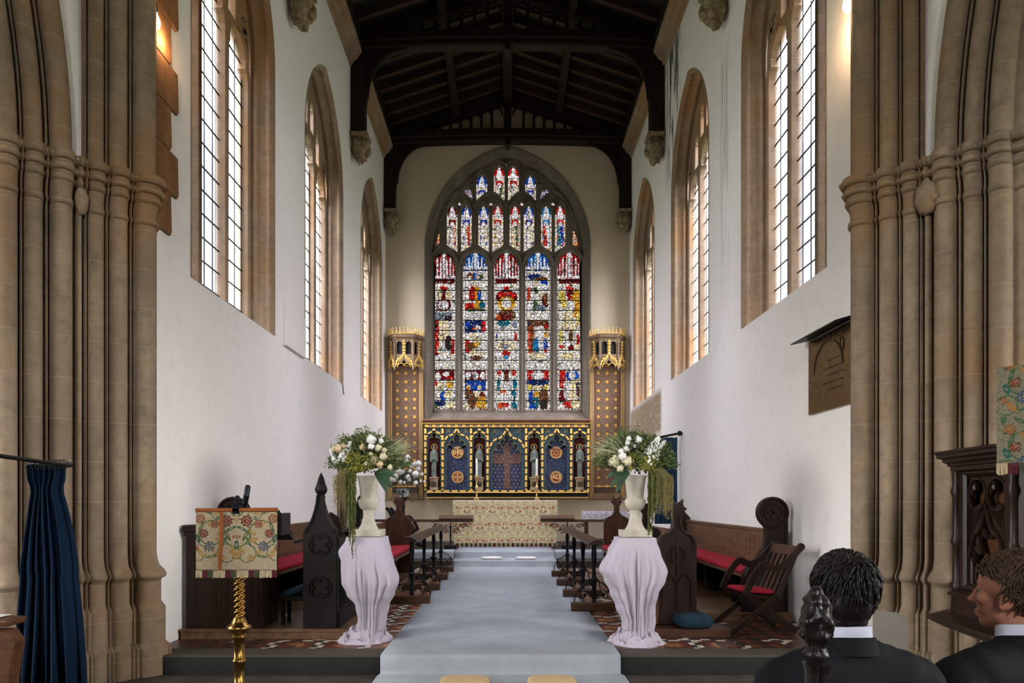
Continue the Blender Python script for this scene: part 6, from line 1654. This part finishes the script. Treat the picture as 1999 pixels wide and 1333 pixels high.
for k in range(8):
    an=PA+k*PI/4;nr=Vector((math.cos(an),math.sin(an),0));tg=Vector((-nr.y,nr.x,0))
    mp=lambda u,v,w,nr=nr,tg=tg:nr*(ap-.05+w)+tg*u+Vector((0,0,v))
    hw=side/2-.005;iw=hw-.085
    b=MB().plate([(-hw,1.04),(hw,1.04),(hw,1.77),(-hw,1.77)],[[(-iw,1.08),(iw,1.08),(iw,1.73),(-iw,1.73)]],-.02,.04,mp,bev=.014);obj('panel_frame',b,m_oak,t)
    if k in(0,1,7):
        H=[foil(s*iw*.5,1.62,iw*.47,3,8,PI/2+PI*(s<0)*0) for s in(-1,1)]
        og=ogarch(0,iw*.86,1.24,1.545,10);og=[(-iw*.86,1.09)]+og+[(iw*.86,1.09)]
        for s in(-1,1): H.append([(s*iw*.95,1.53),(s*iw*.95,1.36),(s*iw*.62,1.44),(s*iw*.30,1.50),(s*iw*.16,1.53)])
        inner=[]
        for x,v in og: inner.append((x,v))
        H.append(inner)
        b=MB().plate([(-iw,1.08),(iw,1.08),(iw,1.73),(-iw,1.73)],H,-.02,.015,mp,bev=.008)
        for s in(-1,1):
            b.bar([mp(x,v,.015) for x,v in circ(s*iw*.5,1.62,iw*.46,20)],.014,.02,nr,closed=True)
        b.bar([mp(x,v,.02) for x,v in ogarch(0,iw*.9,1.24,1.56,10)],.02,.025,nr)
        for s in(-1,1):
            b.bar([mp(x,v,.0) for x,v in catmull([(s*iw*.84,1.22),(s*iw*.70,1.31),(s*iw*.44,1.27),(s*iw*.62,1.36),(s*iw*.40,1.43),(s*iw*.18,1.37),(s*iw*.28,1.46),(0,1.52)],3)],.022,.03,nr)
        obj('pierced_tracery',b,m_oak,t)
    r=(ap-.01)/math.cos(PI/8);cnr=Vector((r*math.cos(an+PI/8),r*math.sin(an+PI/8),0))
    b=MB().lathe([(.03,1.04),(.034,1.06),(.024,1.08),(.024,1.3),(.036,1.33),(.024,1.37),(.024,1.6),(.036,1.64),(.024,1.68),(.03,1.76)],cnr,8);obj('corner_shaft',b,m_oak,t)
# book desk on the pulpit with its fall
nB=Vector((math.cos(PA+PI/4),math.sin(PA+PI/4),0));tB=Vector((-nB.y,nB.x,0))
dsk=thing('book_desk','raised book desk on the pulpit rim covered by a floral fabric fall','book desk',(PC.x,PC.y,-.17))
mpB=lambda u,v,w:nB*w+tB*u+Vector((0,0,v))
b=MB();b.add([mpB(u,v,w) for w,v in((.62,2.10),(.96,2.24)) for u in(-.26,.26)]+[mpB(u,v-.03,w) for w,v in((.62,2.10),(.96,2.24)) for u in(-.26,.26)],[(0,1,3,2),(6,7,5,4),(0,2,6,4),(1,5,7,3),(0,4,5,1),(2,3,7,6)]);b.add([mpB(u,v,w) for w in(.72,.78) for v in(1.885,2.13) for u in(-.05,.05)],[(0,1,3,2),(4,5,7,6),(0,1,5,4),(2,3,7,6),(0,2,6,4),(1,3,7,5)]);obj('desk_board',b,m_oak,dsk)
rows=[]
for w,v in((.62,2.11),(.95,2.25),(.975,2.255),(.985,2.24),(.985,2.05),(.985,1.90),(.982,1.77)):
    rows.append([mpB(-.27+.54*i/24,v+0,w+.004*math.sin(i*.9)*(2.3-v)) for i in range(25)])
b=MB();cols_=[];fabric(b,rows,90,150,PALC,lambda x,y:(abs(x)/.24,(y%.32)/.24),cols_);setweave(obj('floral_fall',b,m_weave,dsk),cols_,PALC['.'])
b=MB();fringe(b,-.27,.27,.988,1.715,1.772,lambda x,y,z:mpB(x,z,y),pat=(0,1,2,0),wd=.045,step=.008);obj('fringe',b,m_fr,dsk)
# white cloth covered block behind the man
t=thing('cloth_covered_stool','white cloth covered stool half hidden behind the dark haired man','stool',(2.45,4.55,-.17),.25)
b=MB().box(-.11,.11,-.10,.10,.0,.80);obj('wooden_frame',b,m_oak2,t)
rows=[]
for z,e in((.50,.0),(.70,.005),(.80,.0),(.845,-.004),(.86,-.015)):
    rows.append([Pt(x*(.135+e),y*(.125+e),z-(.025*x if z>.8 else 0)+.004*math.sin(k*2.1+z*9)) for k,(x,y) in enumerate([(-1+.25*i,-1) for i in range(8)]+[(1,-1+.25*i) for i in range(8)]+[(1-.25*i,1) for i in range(8)]+[(-1,1-.25*i) for i in range(8)])])
b=MB().loft(rows,cu=True,sm=False);b.add(rows[-1],[tuple(range(32))]);obj('white_cloth',b,M('off_white_cloth',G(158,150,138),.9,0,.05,6),t)
# ================================================================= FRONT PEW AND FINIAL
t=thing('front_pew','dark carved pew in the right foreground with a leafy carved finial','pew',(.782,1.95,-.17))
b=MB()
def ff(p): return 1+.16*noise.noise(p*3.4)+.13*abs(noise.noise(p*8))
rows=[];N=30
for j in range(33):
    q=j/32;z=1.215+.155*q
    r=.036*(math.sin(PI*min(1,q*1.25+.16)**.9) if q<.5 else 1.0*(1-((q-.5)/.5)**1.5)+.06)*1.0
    r=max(.004,interp([(1.0,.008),(.93,.016),(.75,.028),(.45,.040),(.2,.036),(.08,.024),(0,.02)],q)[0])
    row=[]
    for i in range(N):
        a=2*PI*i/N;k=1+.16*math.sin(4*a+q*5)*math.sin(q*9+1)+.22*noise.noise(Vector((math.cos(a)*2.4,math.sin(a)*2.4,q*5)))+.10*noise.noise(Vector((math.cos(a)*6,math.sin(a)*6,q*14)))
        row.append(Pt(r*k*math.cos(a),-.22+r*k*math.sin(a),z))
    rows.append(row)
b.loft(rows,cu=True,caps=True)
b.lathe([(.018,1.16),(.022,1.175),(.030,1.19),(.032,1.20),(.026,1.21),(.02,1.222)],(0,-.22,0),20,fl=lambda a,k,z:1+.05*math.cos(8*a))
m_poly=M('polished_black_oak',G(22,18,16),.32,0,.3,20,.3,60);obj('leafy_finial',b,m_poly,t)
b=MB();b.loft([[Pt(x*s,-.22+y*s,z) for x,y in((-1,-1),(-.4,-1.15),(0,-.9),(.4,-1.15),(1,-1),(1.1,0),(1,1),(-1,1),(-1.1,0))] for s,z in((.026,1.175),(.021,1.15),(.021,.99),(.030,.97),(.034,.88),(.045,.80),(.05,0))],cu=True,caps=True,sm=False);obj('finial_post',b,m_poly,t)
b=MB().box(-.03,.03,-.22,.58,0,.80);obj('end_panel',b,m_oak,t,bevel=.01)
b=MB().box(.03,1.9,-.17,-.13,.30,.86);obj('pew_back',b,m_oak2x,t)
b=MB().box(.03,1.9,-.13,.52,.42,.46);obj('seat_board',b,m_oak2x,t)
# ================================================================= PEOPLE
m_skin=M('skin',G(140,92,72),.55,0,.08,9,.1,90);m_suit=M('black_suit_wool',G(11,12,16),.85,0,.12,30,.2,220,spec=.2);m_shirt=M('white_shirt',G(168,170,182),.8,0,.03)
m_hair1=M('dark_brown_hair',G(16,12,10),.45,0,.3,40,.2,60,spec=.25);m_hair2=M('sandy_brown_hair',G(66,46,30),.5,0,.35,40,.2,60,c2=G(34,23,16),spec=.25);m_shoe=M('black_leather',G(18,18,20),.3)
m_eye=M('eye_white',G(104,92,84),.3,0,.02);m_iris=M('iris',G(60,48,38),.3)
def person(name,label,loc,yaw,head_yaw,head_roll,hairmat,seed,sc=1.0,hairfn='back',zk=1.035):
    """seated man; local frame faces +y, hips at origin height .46"""
    t=thing(name,label,'person',loc,yaw);t.scale=(sc,sc,sc*zk)
    HR=Matrix.Translation((0,.02,.992))@Matrix.Rotation(head_yaw,4,'Z')@Matrix.Rotation(head_roll,4,'Y')
    b=MB()
    # bare body under the clothes: neck, head, hands
    cap(b,(0,-.01,.98),(0,.01,1.12),.058,.057,14)
    cap(b,(-.13,-.01,.955),(.13,-.01,.955),.04,.04,12)
    cap(b,(0,0,.50),(0,0,.86),.11,.11,14)
    b.M=HR
    b.ell((0,.0,.205),(.074,.092,.085),24,16);b.ell((0,-.035,.20),(.070,.072,.078),20,14);b.ell((0,.035,.135),(.055,.060,.075),20,14)
    b.ell((0,.052,.085),(.040,.040,.036),16,10);b.ell((0,.076,.072),(.019,.016,.016),10,8)
    cap(b,(-.045,.02,.10),(-.016,.066,.072),.024,.018);cap(b,(.045,.02,.10),(.016,.066,.072),.024,.018)
    cap(b,(0,.088,.185),(0,.108,.143),.008,.012);b.ell((0,.112,.140),(.013,.013,.011),10,8);b.ell((-.013,.098,.136),(.010,.012,.009),8,6);b.ell((.013,.098,.136),(.010,.012,.009),8,6)
    for s in(-1,1):
        cap(b,(s*.010,.086,.196),(s*.045,.070,.197),.009,.008);b.ell((s*.038,.066,.150),(.022,.022,.022),10,8)
        # ears
        b.ell((s*.080,-.008,.155),(.008,.020,.032),12,10);b.ell((s*.083,.002,.135),(.008,.010,.014),8,6)
        b.ell((s*.083,-.018,.168),(.009,.012,.018),8,6)
    cap(b,(-.020,.092,.107),(.020,.092,.107),.0075,.0075);cap(b,(-.017,.091,.097),(.017,.091,.097),.0085,.0085)
    b.M=None
    # hands resting on the thighs
    for s in(-1,1):
        pc=Vector((s*.13,.40,.62))
        b.ell(pc,(.042,.05,.018),14,10);cap(b,(s*.16,.30,.63),pc,.028,.026)
        for k,(dx,L) in enumerate(((-.030,.06),(-.010,.072),(.011,.068),(.030,.052))):
            p0=pc+Vector((s*dx,.04,.002));p1=p0+Vector((s*dx*.2,L*.5,.0));p2=p1+Vector((0,L*.42,-.018));cap(b,p0,p1,.0095,.009);cap(b,p1,p2,.009,.008)
        p0=pc+Vector((-s*.035,-.01,0));p1=p0+Vector((-s*.028,.028,0));cap(b,p0,p1,.012,.010);cap(b,p1,p1+Vector((-s*.006,.03,-.006)),.010,.009)
        cap(b,(s*.10,.0,.50),(s*.12,.42,.52),.075,.06);cap(b,(s*.12,.42,.52),(s*.12,.46,.08),.055,.04)
    o=obj('body',b,m_skin,t);remesh(o,.0045,3)
    b=MB();b.M=HR
    for s in(-1,1): b.ell((s*.031,.0745,.172),(.0105,.0105,.006),12,8)
    obj('eyes',b,m_eye,t)
    b=MB();b.M=HR
    for s in(-1,1): b.ell((s*.032,.0855,.172),(.0045,.0015,.0045),10,6)
    obj('irises',b,m_iris,t)
    # jacket
    b=MB()
    cap(b,(0,.0,.50),(0,-.005,.78),.165,.175,20);cap(b,(-.085,-.005,.80),(.085,-.005,.80),.14,.14,16)
    cap(b,(-.15,-.02,.93),(.15,-.02,.93),.078,.078,16);cap(b,(-.10,-.015,.95),(.10,-.015,.95),.074,.074,14);cap(b,(-.19,-.015,.905),(.19,-.015,.905),.078,.078,14)
    cap(b,(-.06,-.02,.975),(.06,-.02,.975),.064,.064,14)
    for s in(-1,1):
        cap(b,(s*.215,-.012,.895),(s*.275,.0,.64),.080,.062);cap(b,(s*.275,.0,.64),(s*.17,.27,.63),.058,.044);cap(b,(s*.08,-.02,.965),(s*.21,-.015,.915),.06,.07)
    cap(b,(-.09,0,.50),(.09,0,.50),.155,.155,16);cap(b,(-.09,0,.66),(.09,0,.66),.14,.14,16)
    o=obj('suit_jacket',b,m_suit,t);remesh(o,.008,6)
    # standing jacket collar and white shirt collar
    b=MB();rows=[]
    for z,rx,ry,yo in((1.0,.098,.085,-.01),(1.03,.080,.074,-.012),(1.052,.072,.069,-.012),(1.05,.066,.064,-.012),(1.0,.06,.06,-.01)):
        rows.append([Pt(rx*math.sin(a),yo-ry*math.cos(a),z-.03*(abs(a)/2.4)**2) for a in[-2.3+4.6*i/28 for i in range(29)]])
    b.loft(rows);obj('jacket_collar',b,m_suit,t)
    b=MB();rows=[]
    for z,rx,ry in((1.02,.068,.066),(1.06,.066,.064),(1.080,.065,.063),(1.082,.060,.058),(1.03,.058,.056)):
        rows.append([Pt(rx*math.sin(a),-.006-ry*math.cos(a),z-.022*(abs(a)/2.4)**2) for a in[-2.7+5.4*i/32 for i in range(33)]])
    b.loft(rows);obj('shirt_collar',b,m_shirt,t)
    for s in(-1,1): b=MB();cap(b,(s*.18,.262,.628),(s*.165,.30,.63),.038,.036);obj('shirt_cuff',b,m_shirt,t)
    b=MB()
    for s in(-1,1):
        cap(b,(s*.10,.0,.50),(s*.125,.43,.52),.095,.078,14);cap(b,(s*.125,.43,.52),(s*.125,.47,.10),.072,.05,14)
    o=obj('trousers',b,m_suit,t);remesh(o,.01,4)
    for s in(-1,1):
        b=MB();b.ell((s*.125,.50,.035),(.045,.12,.036),14,8);b.ell((s*.125,.42,.04),(.04,.05,.04),12,8);o=obj('shoe',b,m_shoe,t);remesh(o,.008,2)
    # hair: under-shell plus several hundred tapered locks
    rr=random.Random(seed);b=MB();b.M=HR
    def scalp(th,ph):
        # th: azimuth from the face direction; ph: elevation
        d=Vector((math.sin(th)*math.cos(ph),math.cos(th)*math.cos(ph),math.sin(ph)))
        c=Vector((0,-.012,.195));return c+Vector((d.x*.079,d.y*.098,d.z*.092)),d
    b.ell((0,-.028,.215),(.080,.088,.082),28,20,fn=lambda p:1+.05*noise.noise(p*4)+.03*noise.noise(p*11))
    b.ell((0,-.055,.16),(.070,.062,.075),24,16,fn=lambda p:1+.06*noise.noise(p*5))
    b.ell((0,-.050,.110),(.056,.042,.05),20,14,fn=lambda p:1+.06*noise.noise(p*5))
    locks=1500
    for i in range(locks):
        th=rr.uniform(.0,PI)*(1 if rr.random()<.5 else -1);lo=-.95 if abs(th)>1.95 else (-.30 if abs(th)>1.35 else .40)
        ph=lo+(1.5-lo)*rr.random()**.9
        p,d=scalp(th,ph)
        # flow: from the crown outward/down, swept
        crown=Vector((0.01,-.06,.29));fl=(p-crown);fl=fl-d*fl.dot(d)
        if fl.length<1e-3: fl=Vector((1,0,0))
        fl.normalize()
        if hairfn=='swept' and p.y>-.01: fl=(fl*.5+Vector((.5*(1 if d.x>0 else -1),-.9,.15)));fl-=d*fl.dot(d);fl.normalize()
        sd=d.cross(fl)*rr.uniform(-.6,.6)
        curl=(.55 if hairfn=='swept' else .28);L=rr.uniform(.028,.055)*(1.15 if hairfn=='swept' else 1)
        ph0=rr.uniform(0,6.28);P=[];rs=[];lift=rr.uniform(.0,.012)+(.008 if d.z>.3 else 0)
        for k in range(6):
            q=k/5
            P.append(p+d*(lift*math.sin(PI*min(1,q*1.1))+.002+.004*q)+(fl+sd*.4)*L*q+sd*L*curl*math.sin(q*4+ph0)*.5-Vector((0,0,.010*q*q)))
            rs.append(.0034*(1-.75*q)*(.6+.8*math.sin(PI*(q*.8+.15))))
        b.tube(P,rs,4)
    obj('hair',b,hairmat,t)
    return t
person('person','person seen from behind with thick dark hair, black suit and white collar, seated','1',0,0,0,m_hair1,5) if 0 else None
person('person','dark haired man from behind in a black suit and white collar, seated right foreground',(1.115,2.24,-.17),.03,-.22,0,m_hair1,5,1.06)
person('person','sandy haired man in a dark suit at the right edge, face turned left in profile',(1.725,2.30,-.17),.12,.50,.0,m_hair2,9,1.13,'swept',1.094/1.13)
